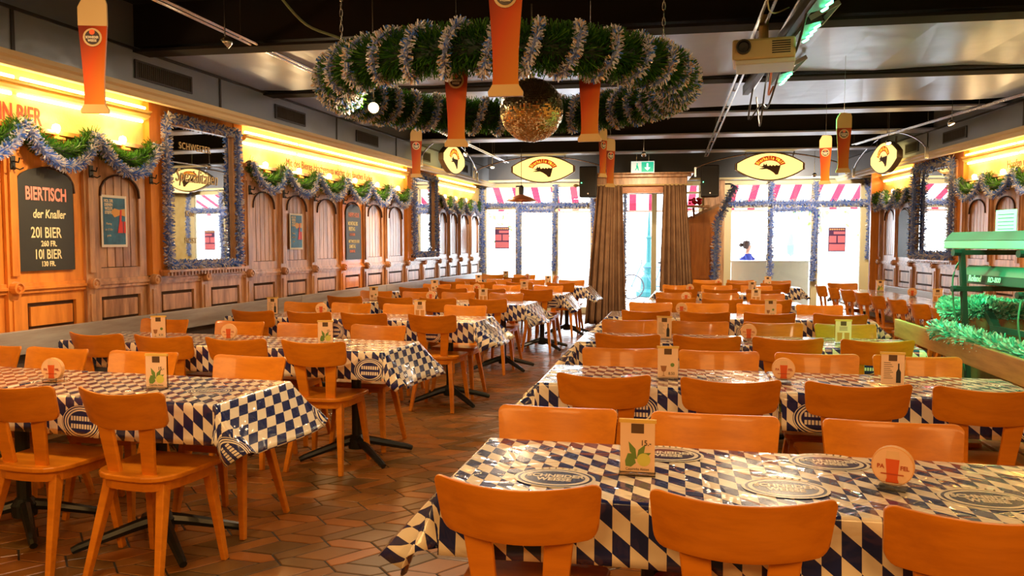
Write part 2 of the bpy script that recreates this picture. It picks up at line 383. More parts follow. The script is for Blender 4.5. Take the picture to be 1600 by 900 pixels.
def duct(M, s0, s1, name, vents, joints, sgn=1):
    """boxed duct along the wall above the light cove"""
    mb = MB(); mb.box(s0, s1, -.37, 0, 2.575, 2.84); mb.box(s0, s1, -.35, 0, 2.84, 3.18, 1)
    mb.box(s0, s1, -.385, -.34, 2.835, 2.855, 2)
    for j in joints: mb.box(j - .012, j + .012, -.378, -.365, 2.58, 2.84, 2)
    o = mb.build(name, [duct_grey, mat('duct_upper', (.22, .27, .37), .45, .2), dark_metal]); o.matrix_world = M; struct(o)
    # cove: lip, sloping soffit, light trough
    mb = MB()
    prof = [(-.37, 2.575), (-.42, 2.575), (-.42, 2.545), (-.40, 2.53), (-.40, 2.505), (-.385, 2.49), (-.37, 2.49), (-.34, 2.50), (-.20, 2.525), (-.05, 2.56), (0, 2.575)]
    mb.prism(prof, s0, s1, plane='yz'); o = mb.build(name + '_cove', cream_trim); o.matrix_world = M; struct(o)
duct(LM, -4.0, 15.4, 'trim_1', [], [4.4, 6.5, 8.7, 10.45, 12.3, 13.9])
duct(RM, -1.15, 17.6, 'trim_2', [], [.9, 2.6, 4.9, 7.0])
def vent(M, s, w, idx, label):
    r = empty('air_vent', label=label, cat='air vent'); r.matrix_world = M @ Matrix.Translation((s, -.372, 2.70))
    mb = MB(); mb.prism([(-w / 2, -.055), (w / 2, -.055), (w / 2, .055), (-w / 2, .055)], -.004, .0, 'xz'); mb.build('backing', mat('vent_dark', (.02, .02, .022), .6), r)
    mb = MB()
    for (a, b, c, d) in ((-w / 2 - .02, w / 2 + .02, .055, .07), (-w / 2 - .02, w / 2 + .02, -.07, -.055), (-w / 2 - .02, -w / 2, -.055, .055), (w / 2, w / 2 + .02, -.055, .055)): mb.box(a, b, -.012, 0, c, d)
    mb.build('frame', dark_metal, r)
    mb = MB(); n = int(w / .022)
    for k in range(n):
        x = -w / 2 + (k + .5) * w / n; mb.box(x - .003, x + .003, -.010, -.004, -.055, .055)
    mb.build('slats', mat('vent_slat', (.07, .06, .05), .5), r)
vent(LM, 5.78, .62, 1, 'long slatted air vent in the left duct, nearest, right of the tall glass cutout')
vent(LM, 7.68, .55, 2, 'slatted air vent in the left duct, second from the left picture edge')
vent(LM, 9.52, .60, 3, 'slatted air vent in the left duct, beneath the left end of the garland ring')
vent(LM, 11.5, .5, 4, 'small air vent in the left duct, behind the oval wall sign')
vent(LM, 13.4, .5, 5, 'small air vent in the left duct, closest to the window corner')
vent(RM, 3.38, .58, 6, 'slatted air vent in the right duct, right of the oval sign')
vent(RM, 2.1, .4, 7, 'small air vent in the right duct, just left of the oval sign')

# ------------------------------------------------------------------ back wall: bulkhead, windows, door
mb = MB(); mb.box(-3.5, 4.6, 14.95, YB + .2, 2.60, 3.18); mb.box(-3.5, 4.6, 14.93, 14.96, 2.575, 2.61, 1)
struct(mb.build('wall_back_bulkhead', [bulkhead_grey, frame_cream]))
mb = MB(); mb.box(-.86, -.62, YB - .05, YB + .2, 0, 2.6); mb.box(1.30, 1.68, YB - .05, YB + .2, 0, 2.6); struct(mb.build('wall_back', old_wood))
def window(name, xs, x0, x1, transom=(2.08, 2.20), sill=0.0, sillh=.12):
    mb = MB(); y0, y1 = YB, YB + .1
    mb.box(x0, x1, y0, y1, 2.52, 2.60); mb.box(x0, x1, y0, y1, *transom); mb.box(x0, x1, y0, y1, sill, sill + sillh)
    for a, b in xs: mb.box(a, b, y0, y1, 0, 2.56)
    o = struct(mb.build(name, frame_cream, bevel=.006))
    for i in range(len(xs) - 1):
        a, b = xs[i][1], xs[i + 1][0]
        g = MB(); g.box(a, b, y0 + .045, y0 + .051, sill + sillh, transom[0]); g.box(a, b, y0 + .045, y0 + .051, transom[1], 2.52)
        g.build('pane', glass, o)
    return o
window('window_1', [(-3.14, -3.0), (-2.40, -2.28), (-1.66, -1.54), (-.90, -.80)], -3.14, -.80)
window('window_2', [(1.66, 1.82), (2.50, 2.58), (3.30, 3.42), (4.18, 4.42)], 1.66, 4.42)
window('door_1', [(-.66, -.52), (.30, .40), (1.20, 1.32)], -.66, 1.32, transom=(2.36, 2.40), sillh=.02)
# door lever on the right glazed door
mb = MB(); mb.tube([(3.36, YB - .01, 1.05), (3.36, YB - .06, 1.05), (3.36, YB - .06, .88)], .012, 8); mb.box(3.34, 3.38, YB - .012, YB, .84, 1.1)
tag(mb.build('door_handle', steel), 'steel lever handle on the glazed door left of the right pane with a poster', 'door handle')

# window posters
def window_poster(x, z, w, h, label):
    r = empty('window_poster', (x, YB + .03, z), 0, label, 'poster', 'posters in the back windows')
    pink = mat('poster_pink', (.80, .22, .30), .6); navy = mat('poster_navy', (.10, .03, .12), .6)
    MB().box(-w / 2, w / 2, 0, .004, -h / 2, h / 2).build('sheet', navy, r)
    mb = MB()
    mb.box(-w * .46, w * .46, -.002, 0, -h * .46, -h * .19); mb.box(-w * .46, -w * .04, -.002, 0, -h * .13, h * .15); mb.box(w * .04, w * .46, -.002, 0, -h * .13, h * .15)
    mb.box(-w * .2, w * .46, -.002, 0, h * .22, h * .33)
    mb.build('printed_blocks', pink, r)
    mb = MB()
    for k in range(7): mb.lathe([(0, .003), (w * .06, .003), (w * .06, 0)], (-w * .4 + k * w * .13, 0, h * .42), 8, axis='y')
    mb.build('printed_row', mat('poster_gold', (.7, .4, .2), .6), r)
window_poster(-2.68, 1.51, .30, .44, 'red and dark poster on the leftmost window pane')
window_poster(3.77, 1.47, .31, .46, 'red and violet poster on the right window pane beside the glazed door')

# ------------------------------------------------------------------ wainscot bays
def wains(M, s0, s1, idx, m, arched=True, pil=True, low_only=False, board=None):
    mb = MB(); w = s1 - s0; pw = .10; st = .075; a0 = s0 + pw; a1 = s1
    # backing
    top = 1.12 if low_only else 2.16
    mb.box(s0, s1, -.02, 0, .30, top, 0)
    # pilaster
    if pil:
        mb.box(s0, s0 + pw, -.075, 0, .30, top, 0); mb.box(s0 + .03, s0 + .07, -.085, -.07, .35, 1.02, 0)
        if not low_only:
            mb.box(s0 + .025, s0 + .075, -.092, -.07, 1.18, 2.1, 0); mb.box(s0 - .008, s0 + pw + .008, -.095, 0, 2.02, 2.06, 0)
        mb.lathe([(0, .125), (.012, .125), (.016, .112), (.026, .112), (.030, .122), (.040, .120), (.044, .095), (.046, .07)], (s0 + pw / 2, 0, 1.10), 16, 0, 'y')
    # dado rail
    mb.box(a0, a1, -.065, 0, 1.06, 1.13, 0); mb.box(a0, a1, -.08, 0, 1.085, 1.105, 0)
    # lower frame and raised panel
    mb.box(a0, a0 + st, -.045, 0, .30, 1.06, 0); mb.box(a1 - st, a1, -.045, 0, .30, 1.06, 0)
    mb.box(a0 + st, a1 - st, -.045, 0, .99, 1.06, 0); mb.box(a0 + st, a1 - st, -.045, 0, .72, .80, 0)
    mb.box(a0 + st + .002, a1 - st - .002, -.0215, -.02, .80, .99, 1)
    mb.box(a0 + st + .028, a1 - st - .028, -.040, -.02, .828, .962, 0)
    if not low_only:
        mb.box(a0, a0 + st, -.05, 0, 1.13, 2.16, 0); mb.box(a1 - st, a1, -.05, 0, 1.13, 2.16, 0); mb.box(a0 + st, a1 - st, -.05, 0, 1.13, 1.21, 0)
        x0, x1 = a0 + st, a1 - st; xc = (x0 + x1) / 2; hw = (x1 - x0) / 2; z0 = 1.76; n = 10
        arc = [(xc + hw * math.cos(PI - PI * k / n), z0 + .17 * math.sin(PI * k / n) ** .8) for k in range(n + 1)]
        mb.prism([(x0, 2.16)] + [(x0, arc[0][1])] + arc[1:-1] + [(x1, arc[-1][1]), (x1, 2.16)], -.05, 0, 'xz', 0)
        # arch moulding, then beadboard
        for k in range(n): mb.bar((arc[k][0], -.055, arc[k][1]), (arc[k + 1][0], -.055, arc[k + 1][1]), .012, .018, mi=1)
        mb.box(x0, x1, -.0215, -.0202, 1.21, 1.97, 1)
        nb = 5; bw = (x1 - x0) / nb
        for k in range(nb): mb.box(x0 + k * bw + .004, x0 + (k + 1) * bw - .004, -.032, -.02, 1.215, 1.96, 0)
        mb.box(s0, s1, -.10, 0, 2.16, 2.19, 0)
    o = mb.build('trim_%d' % idx, [m, dark_gap], bevel=.003); o.matrix_world = M; struct(o)
idx = 10
LB = [(1.9, 2.57), (2.57, 3.24), (3.24, 3.91), (3.91, 4.58), (4.58, 5.25), (5.25, 5.92), (7.30, 7.95), (7.95, 8.63), (8.63, 9.36), (9.36, 10.04), (10.04, 10.75), (10.75, 11.5), (12.95, 13.52), (13.52, 14.12), (14.12, 14.78), (14.78, 15.45)]
bright = {3.91, 4.58, 9.36}
for a, b in LB:
    wains(LM, a, b, idx, bright_wood if a in bright else old_wood); idx += 1
for a, b in ((5.92, 6.60), (6.60, 7.30), (11.5, 12.22), (12.22, 12.95)):
    wains(LM, a, b, idx, old_wood, low_only=True); idx += 1
RB = [(.08, .72), (.72, 1.35), (2.92, 3.58), (3.58, 4.24), (4.24, 4.90), (4.90, 5.56), (5.56, 6.22)]
for a, b in RB: wains(RM, a, b, idx, old_wood); idx += 1
for a, b in ((1.35, 2.14), (2.14, 2.92)): wains(RM, a, b, idx, old_wood, low_only=True); idx += 1

def wall_mirror(M, s0, s1, label, lettered=False, split=False):
    r = empty('wall_mirror', label=label, cat='mirror'); r.matrix_world = M
    z0, z1 = 1.20, 2.46
    mb = MB(); mb.box(s0, s0 + .14, -.06, 0, 1.13, 2.56); mb.box(s1 - .14, s1, -.06, 0, 1.13, 2.56); mb.box(s0 + .14, s1 - .14, -.05, 0, z1, 2.56); mb.box(s0 + .14, s1 - .14, -.05, 0, 1.13, z0)
    mb.build('side_boards', bright_wood, r)
    a, b = s0 + .14, s1 - .14
    mb = MB(); mb.box(a, a + .05, -.085, -.05, z0, z1); mb.box(b - .05, b, -.085, -.05, z0, z1); mb.box(a, b, -.085, -.05, z1 - .05, z1); mb.box(a, b, -.085, -.05, z0, z0 + .05)
    mb.build('frame', old_wood, r, bevel=.006)
    MB().box(a + .045, b - .045, -.056, -.05, z0 + .045, z1 - .045).build('mirror_pane', mirror_m, r)
    mb = MB(); mb.box(a - .06, b + .06, -.16, 0, 1.155, 1.175)
    n = 26
    for k in range(n): x = a - .04 + (b - a + .08) * k / (n - 1); mb.box(x - .012, x + .012, -.135, -.06, 1.125, 1.155)
    mb.build('dentil_shelf', old_wood, r)
    if lettered:
        xm = (a + b) / 2
        t = text('lettering', 'SCHWEIZER', .084, gold, (xm - .07, -.060, 2.25), r, .88, sp=1.15)
        t = text('lettering', 'Spezialitäten', .165, gold, (xm - .05, -.060, 1.99), r, .72, skew=.3)
        for k, s in ((1, 'Käse'), (3, 'MOST')):
            text('lettering', s, .07, gold, (xm - .16, -.060, 1.78 - k * .12), r, .9)
    return r
mir1 = wall_mirror(LM, 5.98, 7.30, 'large mirror with gold lettering on the left wall framed in blue and white tinsel', True)
mir2 = wall_mirror(LM, 11.62, 12.95, 'smaller looking mirror on the left wall near the windows, framed in tinsel')
mir3 = wall_mirror(RM, 1.35, 2.92, 'mirror on the right wall behind the keyboards, framed in tinsel')

# cove light tubes: one strip above the moulding, one beneath
def cove(M, s0, s1, label):
    r = empty('cove_light', label=label, cat='cove light'); r.matrix_world = M
    mb = MB(); mb.prism([(-.02, 2.40), (-.075, 2.42), (-.095, 2.44), (-.085, 2.455), (-.11, 2.47), (-.11, 2.478), (0, 2.478), (0, 2.40)], s0, s1, 'yz')
    mb.build('moulding', mat('cove_yellow', (.82, .60, .20), .45), r)
    n = max(1, round((s1 - s0) / 1.2)); L = (s1 - s0) / n
    for k in range(n):
        mb = MB(); a = s0 + k * L + .03; b = s0 + (k + 1) * L - .03
        mb.tube([(a, -.06, 2.50), (b, -.06, 2.50)], .013, 8); mb.build('tube_lamp', tube_m, r, smooth=True)
        mb = MB(); mb.tube([(a, -.034, 2.395), (b, -.034, 2.395)], .013, 8); mb.build('tube_lamp', tube_m, r, smooth=True)
cove(LM, 1.0, 5.96, 'yellow cove light strip along the near left wall above the large chalkboard')
cove(LM, 7.32, 11.60, 'yellow cove light strip along the left wall between the two mirrors')
cove(LM, 12.97, 15.2, 'yellow cove light strip in the far left corner by the windows')
cove(RM, .1, 1.33, 'short yellow cove light strip in the far right corner')
cove(RM, 2.95, 9.0, 'yellow cove light strip along the right wall above the keyboards')

# wall writing
def wtext(M, s, str_, size, m, z, sx, label, bold=.0):
    o = text('wall_lettering', str_, size, m, (0, -.003, 0), None, sx, bold=bold); o.matrix_world = M @ Matrix.Translation((s, 0, z)); return tag(o, label, 'lettering')
wtext(LM, 4.69, 'MANN BIER', .17, text_red, 2.27, .62, 'red painted words on the yellow wall above the large chalkboard', .003)
wtext(LM, 9.35, 'Mit des Bieres Hochgenuss wächst des Bauches Radius', .125, text_brown, 2.29, .82, 'small brown verse painted on the yellow wall between the left mirrors')
wtext(RM, 4.45, 'Hopfen und Malz erleichtern', .125, text_brown, 2.29, .82, 'small brown verse painted on the yellow wall behind the keyboards')

# chalkboards and wall posters
def chalkboard(M, s, z0, z1, w, lines, label):
    r = empty('chalkboard', label=label, cat='chalkboard'); r.matrix_world = M @ Matrix.Translation((s, -.058, 0))
    n = 10; hw = w / 2; arc = [(hw * math.cos(PI * k / n), z1 - .11 + .11 * math.sin(PI * k / n)) for k in range(n + 1)]
    MB().prism([(-hw, z0), (hw, z0)] + arc, -.012, 0, 'xz').build('board', chalk_black, r)
    for (s_, size, m, x, z, sx, bo, sk) in lines: text('chalk_writing', s_, size, m, (x, -.0135, z), r, sx, bold=bo, skew=sk)
chalkboard(LM, 4.915, 1.21, 1.92, .47, [('BIERTISCH', .125, chalk_pink, 0, 1.735, .60, .0035, .0), ('der Knaller', .085, chalk_cream, .02, 1.60, .72, .001, .15),
    ('20l BIER', .105, chalk_cream, -.01, 1.47, .72, .001, 0), ('260 FR.', .055, chalk_cream, .01, 1.395, .8, .001, 0), ('10l BIER', .095, chalk_cream, 0, 1.32, .72, .001, 0), ('130 FR.', .05, chalk_cream, .0, 1.255, .8, .001, 0)],
    'large black chalkboard headed BIERTISCH on the bright wood panelling at the left')
chalkboard(LM, 9.745, 1.19, 1.90, .44, [('HAPPY HOUR', .085, chalk_pink, 0, 1.76, .6, .001, 0), ('MONTAG BIS', .07, chalk_cream, -.03, 1.65, .68, .001, 0), ('FREITAG', .07, chalk_cream, -.06, 1.58, .68, .001, 0), ('17-19 UHR', .05, chalk_pink, -.05, 1.51, .7, .001, 0),
    ('MITTWOCH UND', .060, chalk_cream, -.0, 1.42, .65, .001, 0), ('SAMSTAG', .065, chalk_cream, -.05, 1.355, .65, .001, 0), ('SONNTAG', .05, chalk_pink, -.05, 1.295, .65, .001, 0)],
    'narrow arched black chalkboard hanging midway along the left wall panelling')
chalkboard(RM, 1.075, 1.19, 1.90, .40, [],
    'arched chalkboard on the right wall panelling next to the mirror, pale with glare')
def wposter(M, s, z, w, h, label, rot=0):
    r = empty('wall_poster', label=label, cat='poster', group='blue posters on the left wall'); r.matrix_world = M @ Matrix.Translation((s, -.058, z))
    MB().box(-w / 2, w / 2, -.003, 0, -h / 2, h / 2).build('sheet', mat('poster_border', (.88, .84, .78), .3), r)
    MB().box(-w / 2 + .02, w / 2 - .02, -.005, -.003, -h / 2 + .02, h / 2 - .02).build('blue_picture', mat('poster_blue', (.03, .20, .38), .35, noise=((.01, .10, .20), 14)), r)
    mb = MB(); mb.prism([(-.04, .07), (0, .10), (.05, .09), (.11, .10), (.115, .04), (.06, .05), (.0, .03)], -.007, -.005, 'xz'); mb.build('hand_print', mat('poster_skin', (.80, .42, .12), .4), r)
    mb = MB(); mb.prism([(.03, -.09), (.05, .0), (.085, .0), (.085, -.09)], -.008, -.005, 'xz'); mb.prism([(.095, -.09), (.095, .0), (.115, .0), (.115, -.09)], -.008, -.005, 'xz'); mb.prism([(.05, .0), (.06, .09), (.075, .09), (.07, .0)], -.009, -.005, 'xz')
    mb.build('red_glass_print', mat('poster_red', (.75, .05, .05), .4), r)
    for k, s_ in enumerate(('HOL DIR', 'DEINEN', 'WOLFS', 'STIEFEL')): text('poster_heading', s_, .032, mat('poster_cream', (.85, .75, .6), .5), (-.06, -.006, .155 - k * .030), r, .75, bold=.0012)
    for k in range(3): text('poster_small_print', ('Montag', 'ab 17 Uhr', 'gratis')[k], .024, mat('poster_cream', (.85, .75, .6), .5), (-.06, -.006, -.02 - k * .045), r, .8)
wposter(LM, 5.56, 1.57, .27, .40, 'blue poster of red glasses on brown panelling right of the large chalkboard')
wposter(LM, 8.31, 1.53, .28, .40, 'blue poster further along the left wall, between mirror and narrow chalkboard')

# coat hooks on the pilasters
def hook(M, s):
    r = empty('coat_hook', cat='coat hook', group='coat hooks on the left wall', label='small black iron coat hook on a wood pilaster under the left garland'); r.matrix_world = M @ Matrix.Translation((s, -.092, 1.93))
    MB().box(-.018, .018, -.008, 0, -.045, .045).build('plate', black_iron, r)
    MB().tube([(0, -.005, .01), (0, -.05, .0), (0, -.06, .03)], .006, 6).tube([(0, -.005, -.03), (-.02, -.04, -.045), (-.04, -.05, -.03)], .005, 6).tube([(0, -.005, -.03), (.02, -.04, -.045), (.04, -.05, -.03)], .005, 6).build('prongs', black_iron, r)
for s in (4.63, 5.30, 5.94, 7.36, 8.0, 8.68, 9.41, 10.09, 10.8): hook(LM, s)

# ------------------------------------------------------------------ tinsel
def tinsel(mb, pts, rad, per_m, mats, width=.008, closed=False, phase=None, seg=.02):
    """rope of glossy strips round a path; mats = list of (material index, weight) or a function of (distance, angle)"""
    pts = [Vector(p) for p in pts]
    if closed: pts = pts + [pts[0]]
    d = 0.0
    for a, b in zip(pts, pts[1:]):
        L = (b - a).length
        if L < 1e-6: continue
        t = (b - a) / L; ref = Vector((0, 0, 1)) if abs(t.z) < .9 else Vector((0, 1, 0)); x = t.cross(ref).normalized(); y = t.cross(x)
        n = max(1, int(L * per_m + random.random()))
        for _ in range(n):
            u = random.random(); an = random.random() * 2 * PI; p = a + t * (u * L)
            if callable(mats): mi, rs = mats(d + u * L, an)
            else: mi = random.choice(mats); rs = 1
            o = x * math.cos(an) + y * math.sin(an); r = rad * rs * (.72 + .38 * random.random())
            lean = random.uniform(-.45, .45); tip = p + o * r + t * (r * lean)
            base = p + o * (r * .30); sd = (t if random.random() < .5 else o.cross(t)); sd = (sd + Vector((random.uniform(-.5, .5),) * 3)).normalized() * (width / 2)
            i = len(mb.v)
            mb.v += [tuple(base - sd), tuple(base + sd), tuple(tip + sd * .8), tuple(tip - sd * .8)]
            mb.f.append((i, i + 1, i + 2, i + 3)); mb.m.append(mi)
        d += L
    return mb
TB = [blue, white, core_pale]
def tinsel_rope(name, pts, label, M=None, rad=.055, per_m=900, width=.008, group=None, closed=False):
    mb = MB(); tinsel(mb, pts, rad, per_m, [0, 0, 1, 1, 1], width, closed)
    mb.tube(pts, rad * .42, 6, 2, closed)
    me = bpy.data.meshes.new(name); me.from_pydata(mb.v, [], mb.f)
    for q in TB: me.materials.append(q)
    me.polygons.foreach_set('material_index', mb.m); o = bpy.data.objects.new(name, me); C.objects.link(o)
    if M is not None: o.matrix_world = M
    return tag(o, label, 'garland' if label else None, group)
def green_rope(name, pts, label, M=None, rad=.07, per_m=1300, width=.006):
    mb = MB(); tinsel(mb, pts, rad, per_m, [0, 0, 1], width); mb.tube(pts, rad * .45, 6, 2)
    me = bpy.data.meshes.new(name); me.from_pydata(mb.v, [], mb.f)
    for q in (green, green2, core_dark): me.materials.append(q)
    me.polygons.foreach_set('material_index', mb.m); o = bpy.data.objects.new(name, me); C.objects.link(o)
    if M is not None: o.matrix_world = M
    return tag(o, label, 'garland')
def swag_path(stops, ztop, sag, y=-.12, n=9):
    pts = []
    for k in range(len(stops) - 1):
        a, b = stops[k], stops[k + 1]
        for i in range(n if k < len(stops) - 2 else n + 1):
            t = i / n; pts.append((a + (b - a) * t, y - .03 * math.sin(PI * t), ztop - sag * (1 - (2 * t - 1) ** 2) ** .9))
    return pts
LS = [('near left wall above the large chalkboard', [3.3, 3.97, 4.68, 5.31, 5.97]), ('left wall between the two mirrors', [7.33, 7.98, 8.68, 9.41, 10.1, 10.8, 11.55]), ('far left wall next to the windows', [12.98, 13.55, 14.15, 14.75, 15.3])]
RS = [('far right wall next to the windows', [.0, .45, .9, 1.35]), ('right wall behind the keyboards', [2.95, 3.62, 4.28, 4.94, 5.6])]
for M, secs in ((LM, LS), (RM, RS)):
    for wh, st in secs:
        far = 550 if st[0] > 7 or M is RM else 1150
        tinsel_rope('tinsel_garland', swag_path(st, 2.20, .26, -.15), 'blue and white tinsel garland hung in swags, ' + wh, M, .054, far, .010)
        # a green garland looped above it, rising to the wall lamps
        green_rope('green_garland', swag_path(st, 2.20, .16, -.10), 'green tinsel garland looped above the blue one, ' + wh, M, .082, int(far * 1.6), .007)
# wall lamps in each swag
def wall_lamp(M, s, label, power=4):
    r = empty('wall_lamp', cat='wall lamp', label=label, group='small wall lamps above the garlands'); r.matrix_world = M @ Matrix.Translation((s, 0, 2.14))
    MB().box(-.05, .05, -.12, 0, -.012, .006).lathe([(.012, 0), (.02, .02), (.02, .03)], (0, -.09, 0), 10).build('bracket', bright_wood, r)
    mb = MB(); mb.lathe([(.012, .03), (.024, .05), (.028, .068), (.022, .088), (0, .098)], (0, -.09, 0), 12); mb.build('bulb', bulb_m, r, smooth=True)
    l = bpy.data.lights.new('lamp_glow', 'POINT'); l.color = (1, .68, .3); l.energy = power; l.shadow_soft_size = .03
    o = bpy.data.objects.new('lamp_glow', l); C.objects.link(o); o.parent = r; o.location = (0, -.14, .07)
LAMP_LBL = 'small glowing wall lamp above a garland swag on the left wall'
for s in (4.3, 5.0, 5.64, 7.66, 8.34, 9.05, 9.75, 10.45, 11.18, 13.27, 13.85, 14.45): wall_lamp(LM, s, LAMP_LBL)
for s in (.68, 3.28, 3.95, 4.61): wall_lamp(RM, s, 'small glowing wall lamp above a garland swag on the right wall')

# tinsel frames round mirrors
def rect_path(a, b, z0, z1, y, n=6):
    c = [(a, z0), (b, z0), (b, z1), (a, z1), (a, z0)]; pts = []
    for (x0, w0), (x1, w1) in zip(c, c[1:]):
        for i in range(n): t = i / n; pts.append((x0 + (x1 - x0) * t, y, w0 + (w1 - w0) * t))
    return pts
o = tinsel_rope('tinsel_frame', rect_path(6.13, 7.15, 1.21, 2.46, -.11), None, None, .050, 1000, .013, closed=True); o.parent = mir1; o['label'] = 'blue and white tinsel border'
o = tinsel_rope('tinsel_frame', rect_path(11.78, 12.80, 1.22, 2.46, -.11), None, None, .058, 600, .014, closed=True); o.parent = mir2; o['label'] = 'blue and white tinsel border'
o = tinsel_rope('tinsel_frame', rect_path(1.55, 2.74, 1.23, 2.46, -.12), None, None, .075, 600, .012, closed=True); o.parent = mir3; o['label'] = 'blue and white tinsel border'
# window garlands
def line(*p, n=8):
    out = []
    for a, b in zip(p, p[1:]):
        for i in range(n): t = i / n; out.append(tuple(a[k] + (b[k] - a[k]) * t + (random.uniform(-.006, .006)) for k in range(3)))
    out.append(p[-1]); return out
yb = YB - .06
for pts, rad, lab in [
    (line((-3.08, yb, 2.16), (-.95, yb, 2.16)), .055, 'tinsel garland along the crossbar of the left windows'),
    (line((-3.06, yb, .80), (-3.08, yb, 2.60)), .06, 'tinsel garland down the corner beside the leftmost window'),
    (line((-2.33, yb - .01, .80), (-2.33, yb - .01, 2.10)), .055, 'tinsel garland down the left mullion, between poster pane and plain pane'),
    (line((-2.33, yb - .01, 2.05), (-1.61, yb - .01, 2.05)), .05, 'short tinsel garland across the top of the middle left pane'),
    (line((-1.62, yb - .01, .85), (-1.60, yb - .01, 2.02)), .045, 'pale blue tinsel garland down the right mullion of the left windows'),
    (line((-1.58, yb, 2.22), (-1.58, yb, 2.56)), .06, 'short tinsel garland on the upper mullion of the left windows'),
    (line((-.86, yb - .1, 2.34), (-.80, yb - .1, 1.6), (-.84, yb - .1, .7)), .06, 'tinsel garland hanging down left of the brown curtain'),
    (line((1.72, yb, 2.17), (4.30, yb, 2.16)), .065, 'tinsel garland along the crossbar of the right windows'),
    (line((1.74, 14.4, 2.42), (1.60, 14.4, 2.15), (1.43, 14.4, 1.75), (1.40, 14.4, .7)), .075, 'thick tinsel garland hanging by the wood panel left of the right windows'),
    (line((2.54, yb - .01, .72), (2.54, yb - .01, 2.06)), .06, 'tinsel garland down the left side of the glazed door'),
    (line((2.56, yb - .01, 2.04), (3.36, yb - .01, 2.04)), .06, 'short tinsel garland across the head of the glazed door'),
    (line((3.32, yb - .01, .68), (3.37, yb - .01, 2.04)), .06, 'tinsel garland down the right side of the glazed door'),
    (line((2.54, yb, 2.22), (2.54, yb, 2.56)), .065, 'short tinsel garland on the left upper mullion over the glazed door'),
    (line((3.36, yb, 2.22), (3.36, yb, 2.56)), .065, 'short tinsel garland on the right upper mullion over the glazed door'),
    (line((4.24, yb, 2.60), (4.32, yb, 2.2), (4.30, yb, 1.1)), .05, 'tinsel garland down the far right window edge')]:
    tinsel_rope('tinsel_garland', pts, lab, None, rad * 1.25, 620, .014)
g = green_rope('green_wreath', [(3.92 + .10 * math.cos(a), 13.48, 2.10 + .10 * math.sin(a)) for a in [k * PI / 6 for k in range(13)]], 'small round green tinsel wreath on the far right wood corner', None, .06, 900, .01)
g['category'] = 'wreath'

# ------------------------------------------------------------------ hanging garland ring
def ring():
    cx, cy, cz, RR = -.76, 4.62, 2.31, .985
    r = empty('garland_ring', (cx, cy, cz), 0, 'big green tinsel ring wrapped in white tinsel hanging from the ceiling round the mirror ball', 'garland ring')
    n = 72; pts = [(RR * math.cos(2 * PI * k / n), RR * math.sin(2 * PI * k / n), 0) for k in range(n)]
    mb = MB(); turns = 34
    tinsel(mb, pts, .128, 5200, [0, 0, 0, 1], .006, True); mb.tube(pts, .07, 10, 2, True)
    me = bpy.data.meshes.new('green_ring'); me.from_pydata(mb.v, [], mb.f)
    for q in (green, green2, core_dark): me.materials.append(q)
    me.polygons.foreach_set('material_index', mb.m); o = bpy.data.objects.new('green_ring', me); C.objects.link(o); o.parent = r
    # white spiral
    N = turns * 18; sp = []
    for k in range(N):
        a = 2 * PI * k / N; b = a * turns; rr = .114
        sp.append(((RR + rr * math.cos(b)) * math.cos(a), (RR + rr * math.cos(b)) * math.sin(a), rr * math.sin(b)))
    mb = MB(); tinsel(mb, sp, .036, 1000, [1, 1, 1, 1, 0, 3], .008, True); mb.tube(sp, .012, 4, 2, True)
    me = bpy.data.meshes.new('white_spiral'); me.from_pydata(mb.v, [], mb.f)
    for q in (blue, white, core_pale, mat('tinsel_champagne', (.75, .52, .34), .3, .3)): me.materials.append(q)
    me.polygons.foreach_set('material_index', mb.m); o = bpy.data.objects.new('white_spiral', me); C.objects.link(o); o.parent = r
    for a in (95, 215, 335):
        x, y = RR * math.cos(R(a)), RR * math.sin(R(a)); mb = MB()
        for k in range(12):
            z = .12 + k * .04; pp = [(x + .008 * math.cos(t) * (1 if k % 2 else 0), y + .008 * math.cos(t) * (0 if k % 2 else 1), z + .024 * math.sin(t)) for t in [j * PI / 4 for j in range(8)]]
            mb.tube(pp, .003, 4, 0, True)
        mb.build('chain', steel, r)
ring()

# ------------------------------------------------------------------ mirror ball
def ball():
    r = empty('mirror_ball', (-.62, 4.66, 2.19), 0, 'mirror ball of small silver squares hanging in the middle of the garland ring', 'mirror ball')
    rad = .188; mb = MB(); nlat = 56
    for i in range(nlat):
        t0 = PI * i / nlat; t1 = PI * (i + 1) / nlat; g = .08 * (t1 - t0); tm = (t0 + t1) / 2
        nl = max(3, int(2 * nlat * math.sin(tm)))
        for j in range(nl):
            p0 = 2 * PI * j / nl; p1 = 2 * PI * (j + 1) / nl; gp = .06 * (p1 - p0)
            vs = [Vector((math.sin(t) * math.cos(p), math.sin(t) * math.sin(p), math.cos(t))) for t, p in ((t0 + g, p0 + gp), (t1 - g, p0 + gp), (t1 - g, p1 - gp), (t0 + g, p1 - gp))]
            c = sum(vs, Vector()) / 4; n = c.normalized(); q = Vector((random.uniform(-1, 1), random.uniform(-1, 1), random.uniform(-1, 1))) * .36
            nn = (n + q * .5).normalized()
            vs = [v - nn * ((v - c).dot(nn)) for v in vs]
            mb.add([tuple(v * rad) for v in vs], [(0, 1, 2, 3)])
    mb.build('mirror_squares', mat('ball_mirror_warm_lit', (1.0, .82, .50), .2, 1), r)  # gold tint stands in for warm lamps reflected in silver mirrors
    s = MB().lathe([(0, -.184)] + [(.184 * math.sin(PI * k / 24), -.184 * math.cos(PI * k / 24)) for k in range(1, 24)] + [(0, .184)], n=32); s.build('inner_ball', mat('ball_core', (.2, .13, .06), .5), r, smooth=True)
    MB().lathe([(.02, .18), (.02, .21), (.006, .215), (.006, .62)], n=8).build('hanger', steel, r)
ball()

